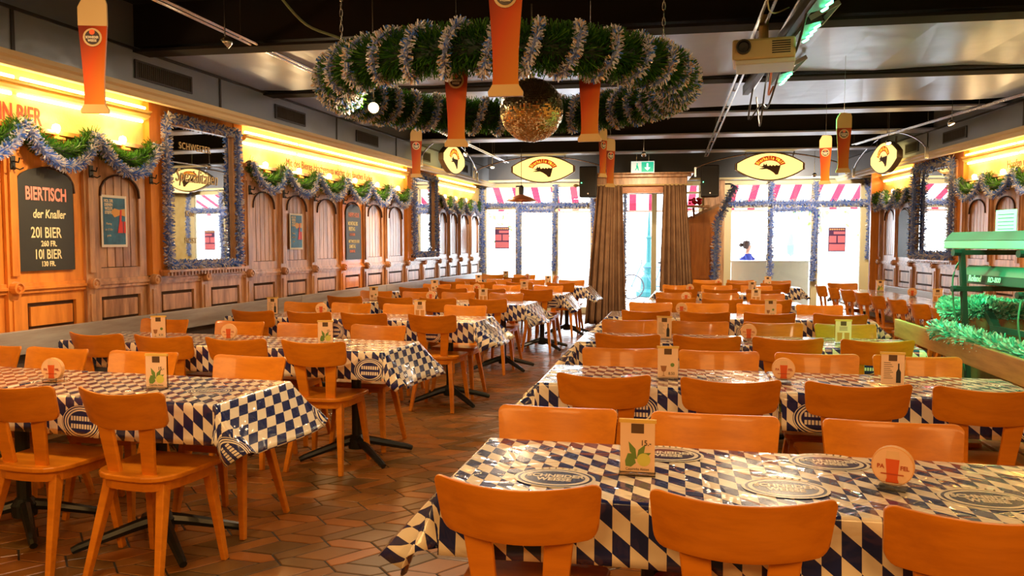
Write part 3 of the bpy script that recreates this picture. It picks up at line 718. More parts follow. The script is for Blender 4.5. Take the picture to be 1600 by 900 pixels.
# ------------------------------------------------------------------ beer glass cutouts
def glass_outline(t):
    """half width at relative height t"""
    K = [(0, .100), (.03, .103), (.06, .085), (.085, .072), (.3, .076), (.5, .088), (.7, .102), (.8, .106), (1, .106)]
    for (a, wa), (b, wb) in zip(K, K[1:]):
        if t <= b: return wa + (wb - wa) * (t - a) / (b - a)
    return .106
def beer_sign(x, y, zb, H, rz, label, strz=2.84, tilt=0):
    k = H / 1.0; r = empty('beer_glass_cutout', (x, y, zb), rz, label, 'beer glass cutout')
    r.rotation_euler = (0, tilt, rz)
    def outline(t0, t1, n):
        L = [t0 + (t1 - t0) * i / n for i in range(n + 1)]
        return [(1.13 * glass_outline(t) * k, t * k) for t in L] + [(-1.13 * glass_outline(t) * k, t * k) for t in reversed(L)]
    d = .012
    MB().prism(outline(.075, .745, 12), -d / 2, d / 2, 'xz').build('beer_body', beer, r)
    MB().prism(outline(0, .075, 5), -d * .7, d * .7, 'xz').build('glass_foot', glass_print, r)
    w = .1198 * k; MB().prism([(w, .745 * k), (w, .93 * k), (w * .86, .985 * k), (.0, 1.0 * k), (-w * .55, 1.0 * k), (-w, .90 * k), (-w, .745 * k)], -d / 2, d / 2, 'xz').build('foam_top', foam, r)
    zz = .645 * k; b = .078 * k
    for s in (-1,):
        y0 = s * d / 2
        mb = MB(); mb.lathe([(0, .003), (b, .003), (b, 0)], (0, y0, zz), 20, 0, 'y')
        pl = [(-b * 1.1, zz - b * 1.5), (-b * .2, zz - b * 1.15), (b * .9, zz - b * .8), (b * .5, zz - b * 1.1), (-b * .6, zz - b * 1.75)]
        g = mb.build('badge', mat('badge_gold', (.62, .44, .20), .4), r)
        mb = MB(); mb.lathe([(0, .005), (b * .78, .005), (b * .78, .003)], (0, y0, zz), 20, 0, 'y'); mb.build('badge_centre', mat('badge_dark', (.03, .015, .02), .4), g)
        MB().lathe([(0, .0055), (b * .3, .0055), (b * .3, .004)], (0, y0 - .001, zz + b * .55), 12, 0, 'y').build('badge_drop', mat('badge_red', (.85, .12, .03), .4), g)
        text('badge_writing', 'SCHNEIDER', b * .36, mat('badge_cream', (.85, .75, .55), .4), (0, y0 - .006, zz - b * .02), g, .72, bold=.0004)
        text('badge_writing', 'WEISSE', b * .36, mat('badge_cream', (.85, .75, .55), .4), (0, y0 - .006, zz - b * .38), g, .8, bold=.0004)
    MB().tube([(0, 0, k * .99), (0, 0, max(strz - zb, k * 1.05))], .0012, 4).build('string', steel, r)
def ray_at(px, py, d):
    u, v = (px - 800) / 1220, (450 - py) / 1220; Y, P = R(9), math.atan(70 / 1220)
    f = Vector((-math.sin(Y) * math.cos(P), math.cos(Y) * math.cos(P), -math.sin(P))); rr = Vector((math.cos(Y), math.sin(Y), 0)); up = rr.cross(f)
    return Vector((0, 0, 1.4)) + (f + rr * u + up * v) * d
BS = [(-2.32, 3.10, 1.962, .50, 14, 'tall beer glass cutout hanging alone at the far left near the ceiling'),
      (-.41, 2.46, 1.862, .48, 2, 'largest beer glass cutout, hanging in front of the garland ring and mirror ball'),
      (-.88, 3.80, 1.875, .50, 6, 'beer glass cutout hanging left of the mirror ball under the ring'),
      (-.23, 3.90, 1.90, .50, -4, 'beer glass cutout hanging right of the mirror ball under the ring'),
      (-2.25, 7.88, 2.08, .50, 14, 'small beer glass cutout hanging left in front of the duct and mirror frame'),
      (-.34, 8.05, 2.07, .50, 52, 'beer glass cutout turned half away above the curtains, left one of a pair'),
      (-.27, 8.20, 1.98, .50, 40, 'beer glass cutout above the curtains, lower right one of an overlapping pair'),
      (1.76, 7.80, 1.955, .46, -22, 'beer glass cutout hanging lower left of the right hand pair'),
      (1.58, 6.42, 1.945, .46, -5, 'beer glass cutout with tall pale foam, upper right of the right hand pair')]
for x, y, z, H, rz, lab in BS: beer_sign(x, y, z, H, R(rz), lab)

# ------------------------------------------------------------------ oval lit signs
def oval_sign(loc, rz, label, W=1.08, Hh=.47):
    r = empty('oval_lit_sign', loc, rz, label, 'lit sign')
    def outline(W, Hh):
        pts = []; n = 14
        xs = W / 2; cut = .05
        for k in range(n + 1): x = -xs + 2 * xs * k / n; pts.append((x, cut + (Hh / 2 - cut) * (1 - (x / xs) ** 2)))
        for k in range(n + 1): x = xs - 2 * xs * k / n; pts.append((x, -cut - (Hh / 2 - cut) * (1 - (x / xs) ** 2)))
        return pts
    MB().prism(outline(W, Hh), -.034, .034, 'xz').build('sign_case', mat('sign_edge', (.38, .26, .14), .35, .5), r)
    MB().prism(outline(W * .975, Hh * .955), -.037, .037, 'xz').build('dark_rim', mat('sign_rim', (.03, .02, .015), .4), r)
    MB().prism(outline(W * .94, Hh * .90), -.040, .040, 'xz').build('lit_face', mat('sign_face', (.95, .80, .35), .4, emis=(1.0, .70, .22), estr=1.15), r)
    y = -.042
    arc = [(.26 * math.cos(R(a)), -.03 + .20 * math.sin(R(a))) for a in range(20, 161, 10)]; arc2 = [(.175 * math.cos(R(a)), -.03 + .125 * math.sin(R(a))) for a in range(160, 19, -10)]
    b = MB().prism(arc + arc2, y, y + .003, 'xz').build('red_banner', mat('sign_red', (.55, .03, .01), .5, emis=(.8, .06, .01), estr=.35), r)
    word = 'Bierhalle Wolf'
    for k, ch in enumerate(word):
        if ch == ' ': continue
        a = 150 - 120 * k / (len(word) - 1)
        t = text('banner_letter', ch, .075, mat('sign_yellow', (.95, .7, .1), .5, emis=(1, .65, .05), estr=.9), (0, 0, 0), b, .8, bold=.0015)
        t.data.transform(Matrix.Translation((.218 * math.cos(R(a)), y - .002, -.03 + .163 * math.sin(R(a)))) @ Matrix.Rotation(-R(a - 90), 4, 'Y'))
    wolf = [(-.17, .035), (-.12, .02), (-.10, .04), (-.095, .075), (-.075, .04), (-.05, .07), (-.04, .03), (-.01, .03), (0, .045), (.03, .025), (.05, .045), (.08, .025), (.10, .045), (.13, .03), (.17, .045), (.155, -.02), (.13, -.11), (.09, -.115), (.06, -.08), (0, -.04), (-.05, -.02), (-.12, -.025), (-.16, -.015), (-.17, -.03), (-.15, -.01), (-.11, -.005), (-.085, .005), (-.12, .005)]
    MB().prism([(x, z - .02) for x, z in wolf], y, y + .003, 'xz').build('wolf_head', mat('sign_brown', (.10, .04, .02), .6), r)
    for sx in (-.36, .36): MB().bar((sx, 0, Hh * .33), (sx * 1.08, 0, Hh * .33 + .11), .02, .02).build('bracket', steel, r)
    return r
def arch(M, a, b, z0, h, y, label):
    pts = [(a + (b - a) * k / 20, y, z0 + h * math.sin(PI * k / 20) ** .75) for k in range(21)]
    mb = MB(); mb.tube(pts, .011, 8)
    for x in (a, b): mb.box(x - .015, x + .015, y - .02, y + .02, z0 - .13, z0 + .02)
    o = mb.build('sign_arch', steel, smooth=False)
    if M is not None: o.matrix_world = M
    return tag(o, label, 'sign bracket')
oval_sign((-1.56, 13.2, 2.645), 0, 'oval lit yellow sign over the left windows')
oval_sign((2.12, 13.2, 2.635), 0, 'oval lit yellow sign over the right windows')
oval_sign(tuple(LM @ Vector((12.1, -.62, 2.70))), LWR, 'oval lit sign seen obliquely on the left duct')
oval_sign(tuple(RM @ Vector((13.6 - 12.2 + .1, -.50, 2.63))), RWR, 'oval lit sign seen obliquely on the right duct')
arch(None, -2.75, -.45, 2.62, .24, 13.2, 'thin curved metal rod carrying the sign over the left windows')
arch(None, .95, 3.30, 2.62, .24, 13.2, 'thin curved metal rod carrying the sign over the right windows')
arch(LM, 10.75, 13.45, 2.60, .40, -.62, 'thin curved metal rod carrying the oblique left sign')
arch(RM, .1, 2.9, 2.60, .36, -.50, 'thin curved metal rod carrying the oblique right sign')

# ------------------------------------------------------------------ vestibule with curtains
def vestibule():
    r = empty('curtain_box', (.12, 13.40, 0), 0, 'wooden portal frame with moulded cornice holding the brown curtains at the entrance', 'portal frame')
    mb = MB(); mb.box(-.80, .72, -.05, .95, 2.36, 2.50); mb.box(-.84, .78, -.10, .95, 2.50, 2.55); mb.box(-.88, .82, -.14, .95, 2.55, 2.58); mb.build('cornice', old_wood, r, bevel=.008)
    mb = MB(); mb.box(-.45, .62, -.02, .06, 2.24, 2.36); mb.build('head_board', mat('portal_wood', (.42, .12, .02), .35, coat=.3), r)
    for x in (-.76, .68):
        mb = MB(); mb.box(x - .04, x + .04, .1, .95, 0, 2.36); mb.build('side_panel', old_wood, r)
    MB().tube([(-1.10, -.10, 2.37), (.80, -.10, 2.37)], .014, 8).lathe([(0, -.06), (.03, -.03), (.03, .0), (.012, .03)], (-1.12, -.10, 2.37), 10, 0, 'x').build('curtain_rod', gold, r)
vestibule()
def curtain(x0t, x1t, x0b, x1b, zt, zb, y, label, folds=7):
    mb = MB(); nx, nz = 80, 24; vs = []; fs = []
    ph = random.random() * 6
    for j in range(nz + 1):
        v = j / nz; a = x0t + (x0b - x0t) * v; b = x1t + (x1b - x1t) * v; z = zt + (zb - zt) * v
        for i in range(nx + 1):
            u = i / nx; am = .030 + .028 * v
            yy = y + am * (math.sin(u * folds * 2 * PI + ph + .6 * math.sin(v * 3)) + .45 * math.sin(u * folds * 4.3 * PI + 1.3 * ph))
            vs.append((a + (b - a) * u + .012 * math.sin(u * folds * 2 * PI + 1), yy, z))
    for j in range(nz):
        for i in range(nx): k = j * (nx + 1) + i; fs.append((k, k + 1, k + nx + 2, k + nx + 1))
    mb.add(vs, fs); o = mb.build('curtain', velvet, smooth=True)
    s = o.modifiers.new('s', 'SOLIDIFY'); s.thickness = .008
    return tag(o, label, 'curtain')
curtain(-.66, -.24, -.86, -.16, 2.37, .03, 13.30, 'left brown velvet curtain at the entrance, hanging down to the floor', 6)
curtain(.44, .80, .38, .97, 2.37, .03, 13.30, 'right brown velvet curtain at the entrance behind the right chairs', 5)
tinsel_rope('tinsel_garland', line((-.19, 13.42, .1), (-.19, 13.42, 2.28), (.50, 13.42, 2.28)), 'tinsel garland edging the entrance opening between the brown curtains', None, .05, 500, .013)
# wood screen right of the curtains with a small shelf of red flowers
r = empty('wood_screen', (1.24, 14.6, 0), 0, 'panelled wooden screen with slanted top beside the right curtain', 'wooden screen')
MB().prism([(-.34, .0), (.24, .0), (.24, 2.08), (-.34, 1.80)], 0, .05, 'xz').build('screen_board', bright_wood, r)
MB().bar((-.36, 0, 1.82), (.26, 0, 2.10), .05, .06).build('top_rail', old_wood, r)
MB().box(-.20, .16, -.02, 0, .15, .72).box(-.24, -.20, -.025, 0, .75, 1.70).box(.12, .16, -.025, 0, .75, 1.75).box(-.2, .12, -.025, 0, .75, .80).build('panel_moulding', bright_wood, r)
o = tag(MB().box(.86, 1.28, 14.2, 14.5, 2.03, 2.07).prism([(14.3, 1.9), (14.5, 2.03), (14.5, 1.85)], 1.0, 1.04, 'yz').build('wall_shelf', old_wood), 'small wooden shelf beside the top of the right curtain', 'shelf')
mb = MB()
for k in range(26):
    c = (1.04 + random.uniform(-.10, .12), 14.34 + random.uniform(-.06, .06), 2.10 + random.uniform(0, .09)); q = random.uniform(.02, .035)
    mb.lathe([(0, -q), (q * .8, -q * .4), (q, 0), (q * .7, q * .6), (0, q)], c, 6)
tag(mb.build('red_flowers', mat('flower_red', (.80, .03, .06), .6)), 'bunch of red flowers on the shelf right of the curtains', 'flowers')
# exit sign
r = empty('exit_sign', (.10, 13.2, 2.66), 0, 'green and white lit emergency exit sign above the curtain frame', 'exit sign')
MB().box(-.19, .19, 0, .04, -.095, .095).build('case', mat('sign_white', (.9, .95, .92), .4, emis=(.8, 1, .9), estr=.5), r)
MB().box(-.02, .178, -.004, 0, -.082, .082).build('green_field', mat('exit_green', (.0, .45, .26), .4, emis=(0, .55, .33), estr=.7), r)
MB().prism([(.065, .06), (.065, -.01), (.03, -.01), (.078, -.06), (.126, -.01), (.091, -.01), (.091, .06)], -.007, -.004, 'xz').build('arrow', mat('exit_white', (.95, 1, .97), .4, emis=(.9, 1, .95), estr=.9), r)
mb = MB(); mb.lathe([(0, .004), (.013, .004), (.013, 0)], (-.09, 0, .05), 10, 0, 'y'); mb.prism([(-.11, .03), (-.08, .035), (-.07, .0), (-.06, -.06), (-.075, -.06), (-.09, -.02), (-.115, -.06), (-.13, -.055), (-.105, -.01)], -.004, 0, 'xz'); mb.build('running_figure', mat('exit_green'), r)
MB().tube([(-.1, .02, .095), (-.1, .02, .5)], .005, 6).tube([(.1, .02, .095), (.1, .02, .5)], .005, 6).build('hangers', steel, r)
# loudspeakers
def pa(x, z, label):
    r = empty('wall_speaker', (x, 13.35, z), 0, label, 'loudspeaker', 'loudspeakers beside the curtain frame')
    MB().prism([(-.15, -.14), (.15, -.14), (.13, .12), (-.13, .12)], -.26, .26).build('cabinet', black_plastic, r, bevel=.02)
    MB().box(-.125, .125, -.150, -.140, -.22, .22).build('grille', mat('speaker_grille', (.02, .02, .022), .6), r)
    MB().lathe([(0, .012), (.012, .012), (.012, 0)], (0, -.15, -.20), 10, 0, 'y').build('badge', steel, r)
    MB().lathe([(0, .012), (.006, .012), (.006, 0)], (-.11, -.15, -.02), 8, 0, 'y').build('status_light', led_green, r)
    MB().tube([(0, .12, 0), (0, .5, .1)], .02, 8).build('bracket', dark_metal, r)
pa(-.80, 2.43, 'black loudspeaker left of the curtain frame'); pa(1.19, 2.42, 'black loudspeaker right of the curtain frame')
# copper pendant
r = empty('pendant_lamp', (-1.77, 12.1, 2.06), 0, 'shallow copper pendant lamp hanging in front of the left windows', 'pendant lamp')
MB().lathe([(.03, .10), (.06, .085), (.16, .05), (.235, .0), (.238, -.008), (.225, -.004), (.15, .04), (.03, .07)], n=28).build('copper_shade', mat('copper', (.55, .18, .07), .3, .7), r, smooth=True)
MB().lathe([(.0, .08), (.035, .09), (.04, .20), (.02, .24), (0, .24)], n=12).build('socket', black_plastic, r)
MB().tube([(0, 0, .22), (0, 0, .80)], .004, 6).build('cable', black_plastic, r)

# ------------------------------------------------------------------ ceiling rails, spots, projector, LED bars
def rail(a, b, label):
    a, b = Vector(a), Vector(b); mb = MB(); mb.tube([a, b], .011, 6); d = (b - a).normalized(); x = Vector((d.y, -d.x, 0)) * .05; mb.tube([a + x, b + x], .011, 6)
    L = (b - a).length; n = int(L / .9)
    for k in range(n + 1): p = a + d * (L * k / max(n, 1)); mb.tube([p, p + x], .006, 5); mb.tube([p + x * .5, p + x * .5 + Vector((0, 0, .30))], .005, 5)
    return tag(mb.build('lighting_rail', steel), label, 'lighting rail')
rail((-3.0, 1.5, 2.85), (-2.25, 13.5, 2.80), 'thin double metal lighting rail running along the left side of the ceiling')
rail((.62, 2.0, 2.80), (1.08, 13.0, 2.80), 'metal lighting rail passing behind the projector')
rail((.86, 2.6, 2.80), (1.00, 7.6, 2.80), 'short metal lighting rail right of the projector with cables')
rail((3.9, 5.8, 2.80), (3.02, 11.8, 2.80), 'thin metal rail slanting along the right side of the ceiling')
def spot(x, y, z, aim, label, power=40, cone=70, glow=True, col=(1, .68, .36)):
    r = empty('spot_lamp', (x, y, z), 0, label, 'spot lamp', 'small halogen spots on the ceiling rails')
    MB().tube([(0, 0, 3.18 - z), (0, 0, .05)], .004, 6).build('stem', steel, r)
    d = (Vector(aim) - Vector((x, y, z))).normalized(); q = d.to_track_quat('-Z', 'Y').to_matrix().to_4x4()
    sh = MB().lathe([(.012, .05), (.03, .035), (.038, -.005), (.035, -.005), (.02, .03)], n=14).build('reflector', steel, r, smooth=True); sh.matrix_local = q
    bl = MB().lathe([(0, -.004), (.026, -.002), (.030, .004), (0, .012)], n=14).build('bulb', bulb_m, r, smooth=True); bl.matrix_local = q
    l = bpy.data.lights.new('spot_beam', 'SPOT'); l.energy = power; l.color = col; l.spot_size = R(cone); l.spot_blend = .8; l.shadow_soft_size = .03
    o = bpy.data.objects.new('spot_beam', l); C.objects.link(o); o.parent = r; o.matrix_local = Matrix.Translation(d * .03) @ q
spot(-2.62, 4.75, 2.68, (-4.2, 4.3, 1.3), 'small ceiling spot near the tall cutout at upper left, aimed at the wall', 160, 60)
spot(.78, 5.60, 2.66, (1.0, 3.2, .7), 'lit ceiling spot between projector and LED bars', 60, 100)
spot(3.15, 10.6, 2.66, (3.4, 9.5, .7), 'small ceiling spot left of the oblique right sign', 50, 90)
spot(3.30, 9.0, 2.66, (3.9, 8.6, 1.2), 'glowing ceiling spot at the right above the duct vent', 60, 90)
spot(-2.40, 10.9, 2.65, (-3.6, 10.0, 1.3), 'small ceiling spot under the far side of the garland ring', 140, 70)
spot(-2.30, 12.5, 2.62, (-2.0, 11.5, .7), 'small ceiling spot above the copper pendant lamp', 50, 90)
spot(-1.9, 13.6, 2.52, (-1.9, 15.6, 1.9), 'added fill spot just behind the left lit sign', 180, 120, col=(1, .85, .65))  # added neutral spot that brightens the left window frames and tinsel
spot(2.9, 13.6, 2.52, (2.9, 15.6, 1.9), 'added fill spot just behind the right lit sign', 220, 120, col=(1, .85, .65))  # added neutral spot that brightens the right window frames and tinsel
spot(.1, 11.4, 2.66, (.1, 13.4, 1.3), 'small ceiling spot in front of the exit sign', 130, 80)
spot(-2.85, 2.6, 2.68, (-2.6, 4.2, .6), 'added unseen spot on the left rail above the front tables', 90, 80)  # added out of view for warm light on the front left chairs
spot(-2.35, 6.95, 2.68, (-1.6, 5.6, 2.3), 'small ceiling spot behind the left side of the garland ring', 45, 100)
spot(-1.60, 4.66, 2.23, (-1.3, 3.2, 1.7), 'bright bulb glowing inside the left side of the garland ring', 30, 150)
spot(.70, 3.0, 2.66, (-.3, 2.6, .7), 'added unseen spot on the middle rail above the front right table', 60, 60)  # added out of view for warm light on the front right chairs
# projector
r = empty('projector', (.80, 5.30, 2.62), R(-8), 'cream box projector hanging from the ceiling right of the garland ring', 'projector')
MB().box(-.19, .19, -.15, .15, -.065, .065).build('housing', mat('projector_cream', (.62, .48, .24), .45), r, bevel=.015)
MB().box(-.17, .19, -.145, .15, -.095, -.065).build('lower_housing', mat('projector_white', (.7, .68, .62), .45), r, bevel=.008)
MB().lathe([(.045, .0), (.045, .03), (.036, .03), (.030, .012), (0, .010)], (-.12, -.15, .012), 18, 0, 'y').build('lens', black_plastic, r)
mb = MB()
for k in range(6): mb.box(.05, .16, -.153, -.150, -.035 + k * .014, -.028 + k * .014)
mb.build('vent_slots', black_plastic, r)
MB().lathe([(.03, .065), (.03, .24)], n=14).box(-.1, .1, -.05, .05, .065, .075).build('ceiling_mount', mat('mount_cream', (.45, .34, .16), .5), r)
# LED bars
def led(x, y, z, rz, label, n=4):
    r = empty('led_bar', (x, y, z), rz, label, 'stage light', 'green LED stage bars'); L = .44; r.rotation_euler = (R(62), 0, rz)
    MB().prism([(-.05, .05), (.05, .05), (.07, -.03), (-.02, -.06)], -L / 2, L / 2, 'yz').build('housing', black_plastic, r)
    M = Matrix.Identity(4)
    for k in range(n):
        mb = MB(); mb.lathe([(0, .012), (.020, .010), (.024, 0)], (-L / 2 + (k + .5) * L / n, -.052, .018), 12, 0, 'y'); mb.build('green_lens', led_green, r)
    MB().bar((-L / 2 - .01, 0, -.02), (-L / 2 - .01, .0, .17), .01, .03).bar((L / 2 + .01, 0, -.02), (L / 2 + .01, .0, .17), .01, .03).bar((-L / 2 - .01, 0, .17), (L / 2 + .01, 0, .17), .01, .03).build('yoke', mat('yoke_grey', (.4, .4, .42), .4), r)
led(1.00, 4.55, 2.76, R(90), 'green LED stage bar at the top picture edge, nearest of three')
led(1.03, 5.20, 2.75, R(90), 'middle green LED stage bar, the brightest of three')
led(1.13, 6.60, 2.75, R(90), 'lower green LED stage bar, farthest of three, above hanging cables')
def stage_spot(loc, aim, power, size, label_obj=None):
    l = bpy.data.lights.new('green_beam', 'SPOT'); l.energy = power; l.color = (.05, 1, .35); l.spot_size = R(size); l.spot_blend = .6; l.shadow_soft_size = .06
    o = bpy.data.objects.new('green_beam', l); C.objects.link(o); o.location = loc; d = Vector(aim) - Vector(loc); o.rotation_euler = d.to_track_quat('-Z', 'Y').to_euler()
stage_spot((1.17, 4.75, 2.62), (2.75, 5.2, 1.15), 330, 34)
stage_spot((1.20, 5.45, 2.62), (2.75, 5.7, 1.15), 330, 36)
stage_spot((1.20, 5.0, 2.62), (1.42, 4.5, .75), 130, 32)
stage_spot((2.55, 4.3, 2.70), (2.25, 5.1, .8), 260, 62)  # beam of the added unseen bar, lights the bench tinsel from above
stage_spot((1.25, 6.60, 2.62), (2.7, 6.3, .9), 420, 46)
led(2.55, 4.2, 2.78, R(0), 'added unseen green LED stage bar above the keyboards beyond the right picture edge')  # added out of view as the source of the extra green beam
# black cables drooping from the LED truss
def cable(pts, rad, m, label, name='cable'):
    out = []; n = len(pts)
    for k in range(n - 1):
        p0, p1, p2, p3 = [Vector(pts[min(max(i, 0), n - 1)]) for i in (k - 1, k, k + 1, k + 2)]
        for j in range(6):
            t = j / 6; out.append(.5 * ((2 * p1) + (p2 - p0) * t + (2 * p0 - 5 * p1 + 4 * p2 - p3) * t * t + (-p0 + 3 * p1 - 3 * p2 + p3) * t ** 3))
    out.append(Vector(pts[-1])); return tag(MB().tube(out, rad, 6).build(name, m, smooth=True), label, 'cable')
cable([(.95, 4.6, 2.80), (.98, 5.2, 2.60), (1.02, 5.9, 2.66), (1.04, 6.6, 2.50), (1.06, 7.1, 2.60), (1.00, 7.4, 2.52), (.98, 7.0, 2.74)], .008, black_plastic, 'black cable looping below the LED bars')
cable([(.90, 5.6, 2.78), (.95, 6.1, 2.62), (1.0, 6.5, 2.64), (1.03, 6.9, 2.42), (1.06, 7.2, 2.46), (1.05, 7.3, 2.7)], .007, black_plastic, 'second black cable coiled at the far end of the truss')
cable([(.9, 5.5, 2.76), (.93, 5.8, 2.58), (.98, 6.2, 2.52), (1.03, 6.3, 2.6)], .008, mat('cable_orange', (.75, .25, .12), .5), 'orange cable hanging under the truss beside the projector')
cable([(.6, 3.8, 2.80), (.72, 4.6, 2.70), (.9, 5.0, 2.82)], .004, mat('cable_cream', (.6, .5, .25), .5), 'thin pale cable above the lit ceiling spot')
cable([(-2.05, 4.3, 2.84), (-1.98, 4.55, 2.72), (-1.80, 4.75, 2.66), (-1.62, 4.95, 2.52)], .008, mat('cable_green', (.22, .30, .18), .5), 'pale green cable running from the ceiling to the left of the ring')
# dark truss box carrying bars
tag(MB().box(.93, .98, 4.2, 7.3, 2.72, 2.80).box(.93, 1.02, 4.6, 4.7, 2.80, 3.18).box(.93, 1.02, 7.04, 7.09, 2.80, 3.18).build('truss_beam', black_plastic), 'black beam on the ceiling that carries the green LED bars', 'truss')

# ------------------------------------------------------------------ benches along walls
def wall_bench(M, s0, s1, zt, label, dx=0.0):
    r = empty('wall_bench', label=label, cat='bench'); r.matrix_world = M
    n = int((s1 - s0) / 2.4) + 1
    for k in range(n):
        a = s0 + (s1 - s0) * k / n; b = s0 + (s1 - s0) * (k + 1) / n
        MB().box(a + .002, b - .002, -.15, -.115, zt - .16, zt).build('back_board', grey_rail, r, bevel=.005)
        MB().box(a, b, -.36, -.10, .42, .46).build('seat_board', grey_rail, r, bevel=.005)
        MB().box(a + .02, a + .06, -.33, -.11, 0, .42).box(a + .02, a + .06, -.115, -.09, .42, zt - .02).build('support', grey_rail, r)
    MB().box(s0, s1, -.105, -.095, .46, zt - .04).build('lower_backing', mat('bench_dark', (.07, .05, .04), .5), r)
wall_bench(LM, 1.2, 15.3, .82, 'long grey painted wall bench below the panelling on the left')
wall_bench(RM, .3, 7.4, .74, 'long pale painted wall bench below the panelling on the right')
# slatted bench back beside the stage
r = empty('slatted_bench', (1.97, 3.4, 0), R(0), 'long brown slatted bench back beside the keyboards, edged with green lit tinsel', 'bench')
r.rotation_euler = (0, 0, R(-1.8))
MB().box(-.03, .0, 0, 3.2, .66, .80).build('top_board', bench_wood, r, bevel=.006)
MB().box(-.03, .0, 0, 3.2, .50, .56).build('lower_slat', bench_wood, r, bevel=.005)
for y in (.1, 1.1, 2.1, 3.1): MB().box(0, .05, y - .03, y + .03, 0, .78).build('post', bench_wood, r)
mb = MB()
for y0 in range(4): mb.box(-.42 + y0 * .10, -.34 + y0 * .10, 0, 3.2, .42, .44)
mb.build('seat_slats', bench_wood, r, bevel=.004)
for y in (.15, 1.6, 3.05): MB().box(-.42, .0, y - .02, y + .02, 0, .42).build('leg_frame', bench_wood, r)
def frosty(pts, rad, per_m, label, name='tinsel_garland', width=.012):
    mb = MB(); tinsel(mb, pts, rad, per_m, [0, 0, 1], width); mb.tube(pts, rad * .4, 6, 2)
    me = bpy.data.meshes.new(name); me.from_pydata(mb.v, [], mb.f)
    for q in (mat('tinsel_mint_lit', (.55, .85, .75), .35, .2), mat('tinsel_teal_lit', (.10, .55, .45), .35, .2), mat('mint_lit_core', (.1, .4, .3), .7)): me.materials.append(q)  # white-blue tinsel; the green stage light is put into its colours
    me.polygons.foreach_set('material_index', mb.m); o = bpy.data.objects.new(name, me); C.objects.link(o)
    return tag(o, label, 'garland')
frosty(line((2.10, 3.1, .80), (2.07, 4.6, .79), (2.06, 5.75, .80), n=14), .085, 1500, 'thick white-blue tinsel garland, coloured as lit green, along the slatted bench back')
frosty([(2.70 + .34 * math.cos(a), 6.35 + .30 * math.sin(a), .90 + .015 * math.sin(5 * a)) for a in [k * PI / 12 for k in range(25)]], .085, 5200, 'white-blue tinsel, coloured as lit green, wound round the rim of the wooden tub')
# wooden tub
r = empty('wooden_tub', (2.70, 6.35, 0), 0, 'round brown wooden tub beneath the keyboard stand, crowned with green lit tinsel', 'tub')
MB().lathe([(.27, .0), (.31, .3), (.37, .80), (.37, .86), (.33, .86), (.32, .80), (.0, .80)], n=24).build('staves', mat('tub_wood', (.24, .10, .04), .6, wood=((.12, .05, .02), (6, 6, 1), 3)), r)
MB().lathe([(.302, .18), (.308, .18), (.316, .24), (.308, .24)], n=24).lathe([(.352, .62), (.358, .62), (.364, .67), (.355, .67)], n=24).build('hoops', dark_metal, r)

# ------------------------------------------------------------------ keyboards on stand
KR = R(98.5)   # long axis runs away from the camera; the back panel faces the tables
def keyboard(x, y, z, L, D, Hh, label, words, body, top):
    """local x along the keyboard, local y depth; back panel at +y side faces the room"""
    r = empty('keyboard', (x, y, z), KR, label, 'keyboard')
    MB().prism([(0, 0), (D, 0), (D, Hh * .45), (D * .62, Hh * .6), (D * .16, Hh * 1.0), (0, Hh * .48)], 0, L, 'yz').build('body', body, r, bevel=.006)
    mb = MB(); mb.prism([(-.003, Hh * .50), (D * .155, Hh * 1.02), (D * .19, Hh * 1.02), (D * .02, Hh * .48)], .01, L - .01, 'yz'); mb.build('rear_slope', top, r)
    mb = MB(); nk = int((L - .16) / .0235)
    for k in range(nk): a = .08 + k * .0235; mb.box(a, a + .0225, D * .66, D * .99, Hh * .46, Hh * .58)
    mb.build('white_keys', mat('key_white', (.85, .85, .82), .3), r)
    mb = MB()
    for k in range(nk):
        if k % 7 in (2, 6): continue
        a = .08 + k * .0235 + .017; mb.box(a, a + .012, D * .66, D * .86, Hh * .58, Hh * .68)
    mb.build('black_keys', black_plastic, r)
    for s, size, px, pz, bo in words:
        t = text('maker_lettering', s, size, mat('letter_pale', (.80, .95, .85), .4), (0, 0, 0), r, .9, bold=bo, skew=.2, rot=(90, 0, 180))
        t.data.transform(Matrix.Translation((px, -.003, pz)))
    return r
silver_body = mat('keyboard_silver', (.36, .40, .36), .4, .1); dark_body = mat('keyboard_dark', (.05, .055, .05), .4)
k1 = keyboard(2.46, 5.40, 1.36, 1.00, .34, .12, 'upper silver keyboard on the stand at the right edge, lit green', [('KRONOS', .0, .2, .03, 0)][:0], silver_body, mat('kb_grey', (.06, .07, .07), .45))
k1.rotation_euler = (0, 0, KR)
for c in list(k1.children):
    c.scale = (1, -1, 1)
k2 = keyboard(2.60, 4.95, 1.105, 1.35, .34, .13, 'lower dark digital piano on the stand, lettered Roland, lit green', [], dark_body, mat('kb_dark2', (.07, .08, .07), .4))
for c in list(k2.children): c.scale = (1, -1, 1)
def side_text(s, size, x, y, z, rz, m, parent, bold=.001, sk=.2, sx=.9):
    t = text('maker_lettering', s, size, m, (0, 0, 0), None, sx, bold=bold, skew=sk); t.location = (x, y, z); t.rotation_euler = (0, 0, rz)
    bpy.context.view_layer.update(); t.parent = parent; t.matrix_parent_inverse = parent.matrix_world.inverted(); return t
bpy.context.view_layer.update()
lp = mat('letter_pale', (.80, .95, .85), .4)
side_text('Roland', .062, 2.415, 6.08, 1.145, KR + PI, lp, k2, .0015)
side_text('RD-800', .050, 2.452, 5.86, 1.143, KR + PI, lp, k2, .0012)
